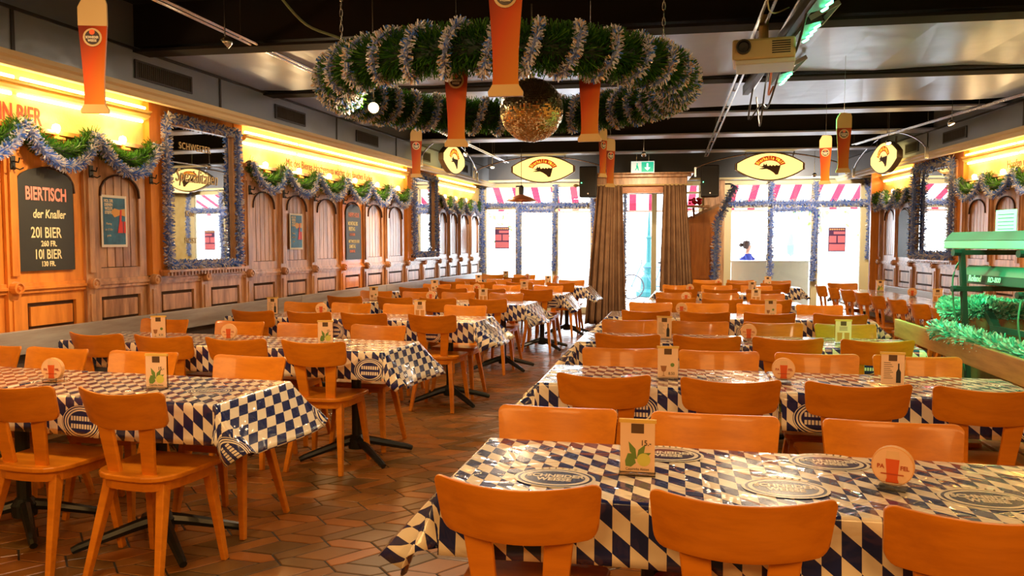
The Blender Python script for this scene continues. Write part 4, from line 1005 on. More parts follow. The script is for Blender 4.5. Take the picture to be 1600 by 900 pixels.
# dark cover draped over back of upper board: a sheet music rest, white paper
r = empty('music_sheet', (2.62, 6.10, 1.47), KR + PI, 'white sheet of music propped on the upper keyboard', 'sheet of paper')
MB().prism([(-.12, 0), (.12, 0), (.12, .17), (-.12, .17)], -.002, .002, 'xz').build('paper', mat('sheet_white', (.85, .85, .85), .5), r)
mb = MB()
for k in range(5): mb.box(-.09, .09, -.004, -.002, .03 + k * .026, .034 + k * .026)
mb.build('printed_staves', ink, r)
r = empty('keyboard_stand', (2.62, 5.55, 0), KR, 'dark column keyboard stand with crossed legs carrying both keyboards', 'keyboard stand')
st = mat('stand_dark', (.03, .05, .045), .35, .4)
for x in (-.30, .42):
    MB().bar((x, .20, .10), (x, .30, 1.36), .036, .036).build('upright', st, r, bevel=.006)
    MB().bar((x, -.16, 1.335), (x, .34, 1.335), .04, .035).lathe([(.0, 0), (.025, 0), (.025, .05), (0, .05)], (x, .36, 1.335), 10, 0, 'y').build('upper_arm', st, r)
    MB().bar((x, -.16, 1.08), (x, .34, 1.08), .04, .035).lathe([(.0, 0), (.022, 0), (.022, .05), (0, .05)], (x, .36, 1.08), 10, 0, 'y').build('lower_arm', st, r)
MB().bar((-.36, .05, .05), (.55, .05, .95), .04, .05).build('cross_leg', st, r); MB().bar((.55, .09, .05), (-.36, .09, .95), .04, .05).build('cross_leg', st, r)
MB().bar((-.36, -.28, .03), (-.36, .36, .03), .05, .04).build('foot_bar', st, r); MB().bar((.55, -.28, .03), (.55, .36, .03), .05, .04).build('foot_bar', st, r)
MB().bar((-.3, .07, .80), (.42, .07, .80), .04, .03).build('crossbar', st, r)
cable([(2.34, 5.2, 1.08), (2.30, 5.15, .9), (2.33, 5.1, .6), (2.36, 5.2, .35)], .006, mat('cable_greenish', (.05, .14, .09), .4), 'dark cable hanging from the lower keyboard')
cable([(2.33, 6.05, 1.33), (2.24, 6.0, 1.15), (2.25, 5.95, .85), (2.3, 5.9, .5)], .006, MATS['cable_greenish'], 'cable hanging down from the far end of the keyboards')
cable([(2.44, 4.9, 1.3), (2.36, 4.85, 1.0), (2.30, 4.9, .7), (2.36, 5.0, .4)], .007, MATS['cable_greenish'], 'cable at the picture edge in front of the keyboard stand')
# microphone stand with coiled cable at right edge
r = empty('microphone_stand', (2.62, 5.02, 0), 0, 'microphone stand wrapped in coiled green cable at the right picture edge', 'microphone stand')
MB().tube([(0, 0, .02), (0, 0, 1.50)], .011, 8).build('pole', st, r)
MB().tube([(0, 0, 1.50), (-.14, -.02, 1.56)], .010, 8).tube([(-.08, 0, 1.12), (.12, 0, 1.22)], .02, 8).build('boom', st, r)
MB().lathe([(0, 0), (.15, 0), (.15, .02), (.03, .04), (0, .04)], n=18).build('base', st, r)
cc = [(-.02 + .07 * math.cos(a) * (1 + .12 * math.sin(3 * a)), .07 * math.sin(a), 1.50 + .10 * math.sin(a * 1.13)) for a in [k * PI / 8 for k in range(56)]]
MB().tube(cc, .007, 6).build('coiled_cable', mat('cable_bright', (.12, .45, .2), .4), r, smooth=True)
mb = MB(); tinsel(mb, cc[:20], .03, 1200, [0], .008); mb.build('tinsel_bit', mat('tinsel_teal_lit'), r)
# low stage platform
struct(MB().box(2.12, 3.55, 2.2, 7.3, 0, .18).build('stage_floor', mat('stage_wood', (.22, .12, .06), .5)))

# ------------------------------------------------------------------ chairs
def plate(w=.43, z0=.655, z1=.82, ybot=-.205, ytop=-.250, curve=.062, th=.013, dip=.016):
    mb = MB(); nx, nz = 26, 8; vs = []; cr = .026
    for side in (0, 1):
        for j in range(nz + 1):
            for i in range(nx + 1):
                u = math.sin(PI * (i / nx - .5)); hw = w / 2
                # width narrows towards the bottom; rounded corners
                top = z1 - dip * (1 - u * u); bot = z0 + .012 * u * u
                ed = hw * (1 - abs(u))
                if ed < cr: k = cr - math.sqrt(max(cr * cr - (cr - ed) ** 2, 0)); top -= k; bot += k * 1.35
                v = j / nz; z = bot + (top - bot) * v; vv = (z - z0) / (z1 - z0)
                x = u * hw * (.93 + .07 * vv)
                y = ybot + (ytop - ybot) * vv + curve * u * u + (th if side else 0)
                vs.append((x, y, z))
    n1 = (nx + 1) * (nz + 1); fs = []
    for j in range(nz):
        for i in range(nx):
            k = j * (nx + 1) + i; fs.append((k, k + 1, k + nx + 2, k + nx + 1)); fs.append((n1 + k, n1 + k + nx + 1, n1 + k + nx + 2, n1 + k + 1))
    for i in range(nx): fs.append((i, n1 + i, n1 + i + 1, i + 1)); k = nz * (nx + 1) + i; fs.append((k, k + 1, n1 + k + 1, n1 + k))
    for j in range(nz): a = j * (nx + 1); b = a + nx + 1; fs.append((a, b, n1 + b, n1 + a)); a += nx; b += nx; fs.append((a, n1 + a, n1 + b, b))
    mb.add(vs, fs); return mb
def seat_poly(w=.41, d0=-.185, d1=.185, inset=0):
    pts = []; hw = w / 2 - inset; f = d1 - inset; b = d0 + inset; c = .03
    for a in (0, 30, 60, 90): pts.append((hw - c + c * math.sin(R(90 - a)) , f - c + c * math.sin(R(a))))
    for a in (0, 30, 60, 90): pts.append((-hw + c - c * math.sin(R(a)), f - c + c * math.cos(R(a))))
    m = .0
    for k in range(0, 13): a = PI + PI * k / 12; pts.append((hw * .97 * (abs(math.cos(a)) ** .6) * (1 if math.cos(a) > 0 else -1), m + (b - m) * abs(math.sin(a)) ** .75))
    return pts
def make_chair():
    r = empty('beech_chair', cat='chair')
    MB().prism(seat_poly(), .438, .462).build('seat', beech, r, bevel=.006)
    MB().prism(seat_poly(inset=.022), .395, .438).build('apron', beech, r, bevel=.003)
    plate().build('backrest', beech, r, smooth=True, bevel=.004)
    for s in (-1, 1):
        MB().bar((s * .086, -.128, .455), (s * .107, -.160, .685), .062, .020, .076, .016, up=(0, 1, 0)).build('back_post', beech, r, bevel=.005)
        MB().bar((s * .158, .135, .42), (s * .195, .185, .0), .042, .042, .026, .026).build('leg', beech, r, bevel=.004)
        MB().bar((s * .135, -.105, .42), (s * .185, -.205, .0), .042, .042, .026, .026).build('leg', beech, r, bevel=.004)
    return r
chair0 = make_chair(); used = []
def put_chair(bx, by, rz, label, group):
    """bx, by: where the top of the backrest stands"""
    off = -.19; x = bx - math.sin(rz) * -off * -1 * -1 if False else bx + math.sin(rz) * off; y = by - math.cos(rz) * off
    if not used:
        used.append(1); chair0.location = (x, y, 0); chair0.rotation_euler = (0, 0, rz); chair0['label'] = label; chair0['group'] = group; return chair0
    return dup(chair0, (x, y, 0), rz, label, group)
ROWS = {
'1n': [(-2.57, 2.86), (-2.04, 2.81)], '1f': [(-3.64, 3.94), (-3.18, 3.89), (-2.62, 3.84), (-1.97, 3.77)],
'2n': [(-3.49, 4.59), (-2.98, 4.54), (-2.45, 4.48), (-1.92, 4.43)], '2f': [(-3.59, 5.53), (-2.93, 5.46), (-2.4, 5.41), (-1.81, 5.35)],
'3n': [(-3.33, 6.4), (-2.78, 6.34), (-2.27, 6.29), (-1.66, 6.23)], '3f': [(-3.27, 7.37), (-2.75, 7.31), (-2.2, 7.25), (-1.58, 7.19)],
'4n': [(-3.21, 8.29), (-2.61, 8.23), (-2.11, 8.17), (-1.55, 8.12)], '4f': [(-3.15, 9.23), (-2.59, 9.17), (-2.09, 9.12), (-1.5, 9.06)],
'5n': [(-2.92, 10.06), (-2.39, 10.0), (-1.87, 9.94), (-1.25, 9.88)], '5f': [(-2.82, 10.92), (-2.32, 10.86), (-1.78, 10.81), (-1.19, 10.75)],
'6n': [(-2.81, 11.79), (-2.31, 11.74), (-1.74, 11.68), (-1.11, 11.62)], '6f': [(-2.75, 12.67), (-2.21, 12.61), (-1.65, 12.55), (-1.01, 12.49)],
'7n': [(-2.08, 13.45)], '7f': [(-2.66, 14.5), (-2.05, 14.44)],
'R1n': [(-0.29, 1.88), (0.25, 1.85), (0.77, 1.82)], 'R1f': [(-0.27, 2.75), (0.27, 2.72), (0.83, 2.69)],
'R2n': [(-0.14, 3.5), (0.41, 3.46), (0.93, 3.44), (1.43, 3.41)], 'R2f': [(-0.08, 4.38), (0.45, 4.35), (0.95, 4.32), (1.44, 4.3)],
'R3n': [(-0.05, 5.09), (0.45, 5.06), (0.94, 5.04), (1.46, 5.01)], 'R3f': [(-0.04, 6.02), (0.48, 5.99), (1.0, 5.96), (1.5, 5.94)],
'R4n': [(0.09, 6.89), (0.59, 6.85), (1.12, 6.82), (1.68, 6.79)], 'R4f': [(0.15, 7.86), (0.69, 7.84), (1.18, 7.81), (1.73, 7.78)],
'R5n': [(0.43, 8.52), (0.91, 8.49), (1.4, 8.46)], 'R5f': [(0.45, 9.49), (0.99, 9.46), (1.5, 9.43)],
'R6n': [(0.58, 10.29), (1.08, 10.26), (1.6, 10.23)], 'R6f': [(0.59, 11.23), (1.12, 11.2), (1.65, 11.17)],
'R7n': [(1.06, 11.96), (1.54, 11.93), (2.03, 11.91)], 'R7f': [(1.13, 12.86), (1.65, 12.83), (2.2, 12.8)]}
ORD = {1: 'front', 2: 'second', 3: 'third', 4: 'fourth', 5: 'fifth', 6: 'sixth', 7: 'rearmost'}
POS4 = {'L': ['by the wall', 'second from the wall', 'second from the aisle', 'at the aisle end'], 'R': ['at the aisle end', 'second from the aisle', 'third from the aisle', 'at the stage end']}
for key, lst in ROWS.items():
    side = 'R' if key[0] == 'R' else 'L'; k = int(key.strip('R')[0]); nf = key[-1]; n = len(lst)
    ang = R(-3 if side == 'R' else -6)
    for i, (x, y) in enumerate(lst):
        if side == 'L': pos = POS4['L'][4 - n + i] if n > 1 else 'near the back windows'
        else: pos = POS4['R'][i]
        if key == '7f': pos = ('left one', 'right one')[i]
        lab = 'beech chair, %s side of %s %s row, %s' % ('near' if nf == 'n' else 'far', ORD[k], 'left' if side == 'L' else 'right', pos)
        jit = R(random.uniform(-2.0, 2.0))
        if key == '1n' and i == 1: jit = R(-3)
        put_chair(x, y, ang + jit + (0 if nf == 'n' else PI), lab, 'beech chairs')
put_chair(-1.42, 14.1, PI / 2 + R(12), 'beech chair turned sideways at the aisle end of the rearmost left row', 'beech chairs')
SC = [(2.55, 11.43), (2.60, 10.95), (2.65, 10.46), (2.69, 9.95), (2.70, 9.38), (2.72, 8.78), (2.75, 8.20), (2.76, 7.68)]
SN = ['farthest', 'second farthest', 'third farthest', 'fourth farthest', 'fifth farthest', 'sixth farthest', 'second nearest', 'nearest']
for (x, y), n in zip(SC, SN): put_chair(x, y, -PI / 2 + R(random.uniform(0, 6)), 'beech chair facing the right wall, %s of the eight in that line' % n, 'beech chairs')
put_chair(3.02, 12.15, PI, 'beech chair at the window end of the right wall table', 'beech chairs')

# ------------------------------------------------------------------ tables
def make_table(L, W, name='pedestal_table', cx=0):
    r = empty(name, cat='table')
    MB().box(-L / 2, L / 2, -W / 2, W / 2, .705, .733).build('tabletop', bench_wood, r, bevel=.004)
    MB().lathe([(.036, .10), (.032, .16), (.032, .68), (.09, .70)], (cx, 0, 0), n=14).lathe([(.055, .06), (.062, .12), (.038, .15)], (cx, 0, 0), n=14).build('column', black_iron, r, smooth=False)
    for a in (38, 142, 218, 322):
        ca, sa = math.cos(R(a)), math.sin(R(a))
        mb = MB(); mb.tube([(cx + .03 * ca, .03 * sa, .115), (cx + .10 * ca, .10 * sa, .10), (cx + .34 * ca, .34 * sa, .032), (cx + .37 * ca, .37 * sa, .02)], [.030, .027, .020, .017], 8); mb.build('foot', black_iron, r)
    return r
def cloth(L, W, name, label, ends=(.28, .28), side=.17, seed=0, endtilt=(40, 40)):
    rnd = random.Random(seed); mb = MB(); nx, ny = 60, 34; x0, x1 = -L / 2 - ends[0], L / 2 + ends[1]; y0, y1 = -W / 2 - side, W / 2 + side
    gx = sorted(set([round(x0 + (x1 - x0) * i / nx, 4) for i in range(nx + 1)] + [-L / 2, L / 2, -L / 2 + .006, L / 2 - .006]))
    gy = sorted(set([round(y0 + (y1 - y0) * j / ny, 4) for j in range(ny + 1)] + [-W / 2, W / 2, -W / 2 + .006, W / 2 - .006]))
    vs = []; uvs = []; ph = rnd.random() * 6; zt = .7365
    for y in gy:
        for x in gx:
            ex = max(abs(x) - L / 2, 0); ey = max(abs(y) - W / 2, 0); sx = 1 if x > 0 else -1; sy = 1 if y > 0 else -1
            cx = min(max(x, -L / 2), L / 2); cy = min(max(y, -W / 2), W / 2)
            if ex == 0 and ey == 0: p = (x, y, zt + .0012 * math.sin(x * 9 + ph) * math.sin(y * 13))
            else:
                phi = math.atan2(ey, ex); rho = math.hypot(ex, ey) * (1 - .22 * math.sin(2 * phi))     # 0 = end, 90 = side
                te = R(endtilt[1] if sx > 0 else endtilt[0]); ts = R(4)
                k = phi / (PI / 2); tilt = te * (1 - k) ** 1.0 + ts * k
                if 0 < k < 1: tilt += R(10) * math.sin(2 * PI * k * 1.5 + ph) * min(rho / .2, 1)
                wv = 0
                if ex == 0: wv = .012 * math.sin(x * 7 + ph) * (ey / side)
                if ey == 0: wv = .02 * math.sin(y * 8 + ph) * (ex / .28)
                out = rho * math.sin(tilt) + wv + .004; dn = rho * math.cos(tilt)
                p = (cx + sx * out * math.cos(phi), cy + sy * out * math.sin(phi), zt - dn)
            vs.append(p); uvs.append((x + 5.013 + seed * .31, y + 5.02))
    X = len(gx); fs = []
    for j in range(len(gy) - 1):
        for i in range(X - 1): k = j * X + i; fs.append((k, k + 1, k + X + 1, k + X))
    me = bpy.data.meshes.new(name); me.from_pydata(vs, [], fs); me.materials.append(vinyl_plain if seed == 11 else vinyl)
    uvl = me.uv_layers.new(name='UVMap')
    for lp_ in me.loops: uvl.data[lp_.index].uv = uvs[lp_.vertex_index]
    me.polygons.foreach_set('use_smooth', [True] * len(me.polygons))
    o = bpy.data.objects.new(name, me); C.objects.link(o); s = o.modifiers.new('s', 'SOLIDIFY'); s.thickness = .0025; s.offset = 0
    return tag(o, label, 'tablecloth')
WT = .57
# (side, row number, left end x, right end x, y at x = 0 of the centre line)
TR = [('L', 1, -4.00, -1.66, 3.01 + .04), ('L', 2, -3.86, -1.48, 4.65), ('L', 3, -3.66, -1.30, 6.50), ('L', 4, -3.50, -1.14, 8.40), ('L', 5, -3.30, -.90, 10.14), ('L', 6, -3.14, -.72, 11.92), ('L', 7, -3.0, -1.75, 13.72),
      ('R', 1, -.50, 1.72, 2.275), ('R', 2, -.45, 1.76, 3.915), ('R', 3, -.38, 1.80, 5.52), ('R', 4, -.24, 2.02, 7.36), ('R', 5, .12, 1.78, 8.98), ('R', 6, .26, 1.95, 10.75), ('R', 7, .80, 2.42, 12.42)]
first_table = None; CENTRE = {}
for side, k, xl, xr, c in TR:
    ang = R(-3 if side == 'R' else -6); t = math.tan(ang); Lr = (xr - xl) / math.cos(ang)
    CENTRE[(side, k)] = (c, t, ang, xl, xr)
    nT = 1 if (side == 'L' and k == 7) else 2
    wide = 1.16; sidew = 'left' if side == 'L' else 'right'
    for j in range(nT):
        Lt = Lr / nT - .006; u = (j + .5) / nT; x = xl + (xr - xl) * u; y = c + t * x
        tb = make_table(Lt, WT, cx=0 if side == 'R' else ((.45, .07)[j] if k == 1 else (.0, .28)[j] if nT == 2 else 0)); tb.location = (x, y, 0); tb.rotation_euler = (0, 0, ang)
        if nT == 2: which = ('the wall half', 'the aisle half')[j] if side == 'L' else ('the aisle half', 'the stage half')[j]
        else: which = 'single table'
        tb['label'] = 'pedestal table with black star foot, %s of the %s %s row' % (which, ORD[k], sidew); tb['group'] = 'pedestal tables'
    one = not ((side, k) in (('L', 1), ('R', 2), ('R', 3)))
    if one:
        x = (xl + xr) / 2
        o = cloth(Lr, WT, 'tablecloth', 'blue and cream lozenge vinyl cloth on the whole %s %s table row' % (ORD[k], sidew), seed=k + (10 if side == 'R' else 0), ends=((.02, .27) if side == 'L' else (.26, .20)))
        o.location = (x, c + t * x, 0); o.rotation_euler = (0, 0, ang)
    else:
        for j in range(2):
            x = xl + (xr - xl) * (j + .5) / 2
            e = ((.02, .02), (.03, .27))[j] if side == 'L' else ((.26, .03), (.02, .2))[j]
            which = (('wall', 'aisle') if side == 'L' else ('aisle', 'stage'))[j]
            o = cloth(Lr / 2 - .02, WT, 'tablecloth', 'blue and cream lozenge vinyl cloth, %s half of the %s %s row' % (which, ORD[k], sidew), seed=30 + k + j, ends=e, endtilt=(10, 40) if side == 'L' else (40, 10))
            o.location = (x, c + t * x, 0); o.rotation_euler = (0, 0, ang)
# table along the right wall
tb = make_table(2.0, .6); tb.location = (3.15, 10.75, 0); tb.rotation_euler = (0, 0, PI / 2 + R(2)); tb['label'] = 'pedestal table along the right wall, window half'
tb = make_table(2.0, .6); tb.location = (3.20, 8.72, 0); tb.rotation_euler = (0, 0, PI / 2 + R(2)); tb['label'] = 'pedestal table along the right wall, stage half'
o = cloth(4.05, .6, 'tablecloth', 'blue and cream lozenge vinyl cloth on the table along the right wall', seed=77, ends=(.2, .2), side=.17); o.location = (3.175, 9.73, 0); o.rotation_euler = (0, 0, PI / 2 + R(2))
# brand ovals printed on the nearest cloth
def oval_print(px, py, rz, sc=1.0, parent=None):
    r = parent
    cream = mat('print_cream', (.80, .72, .56), .25, coat=.6); navy = mat('print_navy', (.02, .03, .09), .25, coat=.6)
    z = .7395; mb = MB()
    Mx = Matrix.Translation((px, py, z)) @ Matrix.Rotation(rz, 4, 'Z') @ Matrix.Scale(sc, 4)
    for (a, b, mi) in ((.115, .085, 0), (.106, .078, 1), (.098, .071, 0), (.086, .060, 1)):
        n = 36; base = len(mb.v); zz = {(.115): 0, (.106): .0003, (.098): .0006, (.086): .0009}[a]
        mb.v += [tuple(Mx @ Vector((a * math.cos(2 * PI * k / n), b * math.sin(2 * PI * k / n), zz))) for k in range(n)]; mb.f.append(tuple(base + k for k in range(n))); mb.m.append(mi)
    for k in range(7):
        a = R(60 + k * 10); mb.box(-.012, .012, -.008, .008, .0, .0008, 0, Mx @ Matrix.Translation((.115 * math.cos(a), .092 * math.sin(a), 0)) @ Matrix.Rotation(a - PI / 2, 4, 'Z'))
    o = mb.build('oval_print', [navy if False else cream, navy]); 
    for s_, yy in (('SCHNEIDER', .014), ('WEISSE', -.018)):
        t = text('print_letters', s_, .036, cream, (0, yy, .0014), None, .85, bold=.0015, rot=(0, 0, 0), ext=.0002); t.data.transform(Mx); t.parent = o
    if parent: o.parent = parent; o.matrix_parent_inverse = parent.matrix_world.inverted()
    return o
bpy.context.view_layer.update()
fc = [o for o in C.objects if o.name.startswith('tablecloth') and 'whole front right table row' in o.get('label', '')][0]
for x, y in ((.405, 2.165), (.10, 2.46), (.58, 2.44), (.90, 2.15), (-.22, 2.16)): oval_print(x, y - .0, R(-3), 1.0, fc)

# ------------------------------------------------------------------ card stands and coaster stands
cardw, cardh = .098, .150
def make_card(kind):
    r = empty('menu_card_stand', cat='table card')
    MB().box(-cardw / 2 - .003, cardw / 2 + .003, -.0045, .0045, 0, cardh + .004).box(-cardw / 2 - .003, cardw / 2 + .003, -.035, .035, 0, .003).build('clear_holder', acrylic, r)
    MB().box(-cardw / 2, cardw / 2, -.0055, -.0046, .004, cardh).build('card', mat('card_paper', (.86, .58, .36), .4), r)
    MB().box(-cardw / 2 - .004, cardw / 2 + .004, -.0065, .0065, cardh - .004, cardh + .006).build('top_edge', mat('card_edge', (.75, .48, .10), .4), r)
    MB().box(-.018, .018, -.0062, -.0055, cardh - .034, cardh - .006).build('dark_emblem', mat('card_dark', (.10, .05, .02), .5), r)
    y = -.0062
    if kind == 'lime':
        mb = MB(); mb.lathe([(0, .0012), (.019, .0012), (.019, 0)], (.018, -.0052, .040), 18, 0, 'y'); mb.build('lime_print', mat('lime_yellow', (.62, .58, .10), .5), r)
        mb = MB(); mb.prism([(-.035, .035), (-.028, .055), (-.010, .050), (-.004, .030), (-.018, .018), (-.033, .020)], y, y + .0006, 'xz')
        for a, L in ((60, .05), (115, .055), (25, .045), (150, .03)):
            c, s = math.cos(R(a)), math.sin(R(a)); bx, bz = -.002, .042; nx, nz = -s, c
            mb.prism([(bx, bz), (bx + L * .5 * c + .009 * nx, bz + L * .5 * s + .009 * nz), (bx + L * c, bz + L * s), (bx + L * .5 * c - .009 * nx, bz + L * .5 * s - .009 * nz)], y, y + .0006, 'xz')
        mb.build('leaf_print', mat('leaf_green', (.14, .24, .04), .5), r)
        text('price', '15.-', .022, ink, (.024, -.006, .088), r, .9, ext=.0003, bold=.0003); text('caption', 'Caipirinha Aktion', .011, ink, (0, -.006, .012), r, .85, ext=.0003)
    elif kind == 'glass':
        mb = MB(); mb.prism([(-.035, .06), (-.005, .06), (-.010, .035), (-.019, .030), (-.019, .014), (-.010, .010), (-.030, .010), (-.021, .014), (-.021, .030), (-.030, .035)], y, y + .0006, 'xz'); mb.build('goblet_print', mat('goblet_brown', (.35, .14, .05), .5), r)
        mb = MB(); mb.lathe([(0, .0008), (.010, .0008), (.010, 0)], (.022, -.0054, .065), 8, 0, 'y'); mb.build('leaf_print', mat('leaf_green'), r)
        text('price', '8.50', .020, ink, (.018, -.006, .022), r, .9, ext=.0003)
    elif kind == 'bottle':
        mb = MB(); mb.prism([(.015, .015), (.035, .015), (.035, .065), (.028, .080), (.028, .105), (.022, .105), (.022, .080), (.015, .065)], y, y + .0006, 'xz'); mb.build('bottle_print', mat('bottle_dark', (.02, .02, .02), .5), r)
        mb = MB()
        for k in range(9): mb.box(-.038, -.038 + .04 - .006 * (k % 3), y, y + .0006, .035 + k * .009, .037 + k * .009)
        mb.build('small_print', ink, r)
    else:
        mb = MB()
        for x in (-.022, .022): mb.prism([(x - .014, .015), (x + .014, .015), (x + .016, .070), (x - .016, .070)], y, y + .0006, 'xz')
        mb.build('beer_print_shapes', mat('print_amber', (.60, .25, .05), .5), r)
        mb = MB()
        for k in range(3): mb.box(-.025, .025, y, y + .0006, .085 + k * .010, .088 + k * .010)
        mb.build('small_print', ink, r)
    return r
def make_coaster():
    r = empty('coaster_stand', cat='coaster stand')
    MB().lathe([(0, -.012), (.052, -.012), (.053, -.009), (.053, .009), (.052, .012), (0, .012)], (0, 0, .062), 30, 0, 'y').build('coaster_stack', mat('coaster_board', (.78, .40, .14), .6), r)
    MB().lathe([(0, .0135), (.050, .0135), (.050, .012)], (0, 0, .062), 30, 0, 'y').build('coaster_face', mat('coaster_face', (.86, .52, .28), .5), r)
    y = -.0142; mb = MB(); mb.prism([(-.015, .018), (.015, .018), (.016, .022), (.013, .030), (.017, .082), (-.017, .082), (-.013, .030), (-.016, .022)], y, y + .0007, 'xz'); mb.build('glass_print', mat('print_orange', (.70, .10, .01), .5), r)
    MB().prism([(-.017, .082), (.017, .082), (.015, .104), (-.015, .104)], y, y + .0007, 'xz').build('foam_print', mat('print_foam', (.80, .50, .25), .5), r)
    for w_, x_ in (('PA', -.029), ('FEL', .030)): text('printed_words', w_, .016, mat('print_brick', (.45, .06, .01), .5), (x_, y - .0003, .060), r, .95, bold=.0004, ext=.0003)
    MB().box(-.028, .028, y - .0012, y - .0007, .040, .043).build('printed_line', MATS['print_brick'], r)
    MB().box(-.035, .035, -.030, -.026, 0, .022).box(-.035, .035, .026, .030, 0, .022).box(-.035, .035, -.030, .030, 0, .003).build('clear_holder', acrylic, r)
    return r
protos = {k: make_card(k) for k in ('lime', 'glass', 'bottle', 'beer')}; protos['coaster'] = make_coaster(); firstuse = set()
ITEMS = [('L', 1, -2.16, 'lime', 'menu card with a lime picture on the front left table'), ('L', 1, -2.74, 'coaster', 'round coaster in a clear stand on the front left table'),
 ('L', 2, -3.28, 'glass', 'menu card with a goblet picture at the wall side of the second left row'), ('L', 2, -2.72, 'coaster', 'round coaster in a clear stand on the second left row'), ('L', 2, -2.0, 'lime', 'menu card with a lime picture on the second left row near the aisle'),
 ('L', 3, -3.34, 'bottle', 'menu card with a bottle picture at the wall side of the third left row'), ('L', 3, -2.84, 'coaster', 'round coaster in a clear stand on the third left row'), ('L', 3, -1.88, 'beer', 'menu card with beer pictures on the third left row near the aisle'),
 ('L', 4, -3.0, 'glass', 'menu card with a goblet picture at the wall side of the fourth left row'), ('L', 4, -2.30, 'coaster', 'round coaster in a clear stand on the fourth left row'), ('L', 4, -1.68, 'beer', 'menu card with beer pictures on the fourth left row near the aisle'),
 ('L', 5, -2.72, 'glass', 'menu card at the wall side of the fifth left row'), ('L', 5, -2.12, 'coaster', 'small round coaster stand on the fifth left row'), ('L', 5, -1.46, 'beer', 'menu card on the fifth left row near the aisle'),
 ('L', 6, -2.46, 'glass', 'menu card at the wall side of the sixth left row'), ('L', 6, -1.34, 'bottle', 'pale menu card on the sixth left row near the aisle'), ('L', 7, -2.32, 'lime', 'menu card on the rearmost left table'), ('L', 7, -1.92, 'coaster', 'small round coaster stand on the rearmost left table'),
 ('R', 1, .01, 'lime', 'large menu card with a lime picture and 15.- on the front right table'), ('R', 1, .69, 'coaster', 'round coaster in a clear stand on the front right table'),
 ('R', 2, .16, 'glass', 'menu card with a goblet picture on the second right row'), ('R', 2, .70, 'coaster', 'round coaster in a clear stand on the second right row'), ('R', 2, 1.18, 'bottle', 'menu card with a bottle picture on the second right row by the stage'),
 ('R', 3, .20, 'bottle', 'menu card with a bottle picture on the third right row'), ('R', 3, .76, 'coaster', 'round coaster in a clear stand on the third right row'), ('R', 3, 1.36, 'beer', 'menu card with beer pictures on the third right row by the stage'),
 ('R', 4, .42, 'coaster', 'round coaster stand on the fourth right row'), ('R', 4, 1.20, 'glass', 'menu card with a goblet picture on the fourth right row'),
 ('R', 5, .56, 'coaster', 'round coaster stand on the fifth right row'), ('R', 5, 1.31, 'beer', 'menu card on the fifth right row'),
 ('R', 6, .72, 'coaster', 'round coaster stand on the sixth right row'), ('R', 6, 1.52, 'bottle', 'pale menu card on the sixth right row'),
 ('R', 7, 1.26, 'coaster', 'round coaster stand on the rearmost right row'), ('R', 7, 1.98, 'glass', 'pale menu card on the rearmost right row')]
ITEMX = [(3.30, 11.3, 'lime', 'menu card at the window end of the right wall table'), (3.35, 10.2, 'coaster', 'round coaster stand on the right wall table'), (3.32, 9.3, 'beer', 'menu card at the stage end of the right wall table'), ]
def put_item(x, y, kind, lab, rz):
    g = 'round coasters in stands' if kind == 'coaster' else 'menu cards in stands'
    if kind not in firstuse:
        firstuse.add(kind); p = protos[kind]; p.location = (x, y, .7400); p.rotation_euler = (0, 0, rz); p['label'] = lab; p['group'] = g
    else: dup(protos[kind], (x, y, .7400), rz, lab, g)
for side, k, x, kind, lab in ITEMS:
    c, t, ang, xl, xr = CENTRE[(side, k)]; put_item(x, c + t * x - .03, kind, lab, (R(-4) if side == 'R' else R(8)) + R(random.uniform(-5, 5)) + (R(-24) if (side, k, kind) == ('R', 1, 'coaster') else 0))
for x, y, kind, lab in ITEMX: put_item(x, y, kind, lab, R(-12))

# ------------------------------------------------------------------ outside
struct(MB().box(-30, 34, YB + .5, 60, -.12, -.02).build('ground_outside', mat('pavement_outside', (.62, .62, .60), .8)))
a = MB(); a.add([(-4, 15.83, 3.05), (5.5, 15.83, 3.05), (5.5, 17.5, 2.28), (-4, 17.5, 2.28), (-4, 17.5, 2.12), (5.5, 17.5, 2.12)], [(0, 1, 2, 3), (3, 2, 5, 4)]); tag(a.build('striped_awning', awning_m), 'red and white striped awning outside above the windows', 'awning')
tag(MB().box(-4, 5.5, 17.49, 17.53, 2.08, 2.12).build('awning_bar', mat('awning_bar', (.7, .55, .45), .5)), 'pale front bar of the awning outside the entrance', 'awning bar')
# trees outside, left and right
def tree(x, y, h, label):
    r = empty('street_tree', (x, y, 0), 0, label, 'tree', None)
    MB().tube([(0, 0, 0), (.05, 0, h * .3), (-.03, .02, h * .6), (.05, 0, h * .8)], [.16, .13, .11, .05], 10).tube([(0, 0, h * .55), (.5, .1, h * .75)], .05, 6).tube([(0, 0, h * .5), (-.5, .1, h * .8)], .05, 6).build('trunk', mat('bark', (.25, .20, .16), .8), r)
    mb = MB()
    for _ in range(900):
        c = Vector((random.gauss(0, .75), random.gauss(0, .6), h * .78 + random.gauss(0, .75))); q = Vector([random.uniform(-1, 1) for _ in range(3)]).normalized() * .11; s = Vector([random.uniform(-1, 1) for _ in range(3)]).normalized() * .06
        mb.add([c - q, c + s, c + q, c - s], [(0, 1, 2, 3)])
    mb.build('foliage', mat('leaves_outside', (.16, .42, .05), .6), r)
tree(-4.75, 24.0, 4.6, 'green street tree outside behind the leftmost window pane'); tree(5.15, 23, 4.6, 'pale street tree outside behind the poster pane on the right')
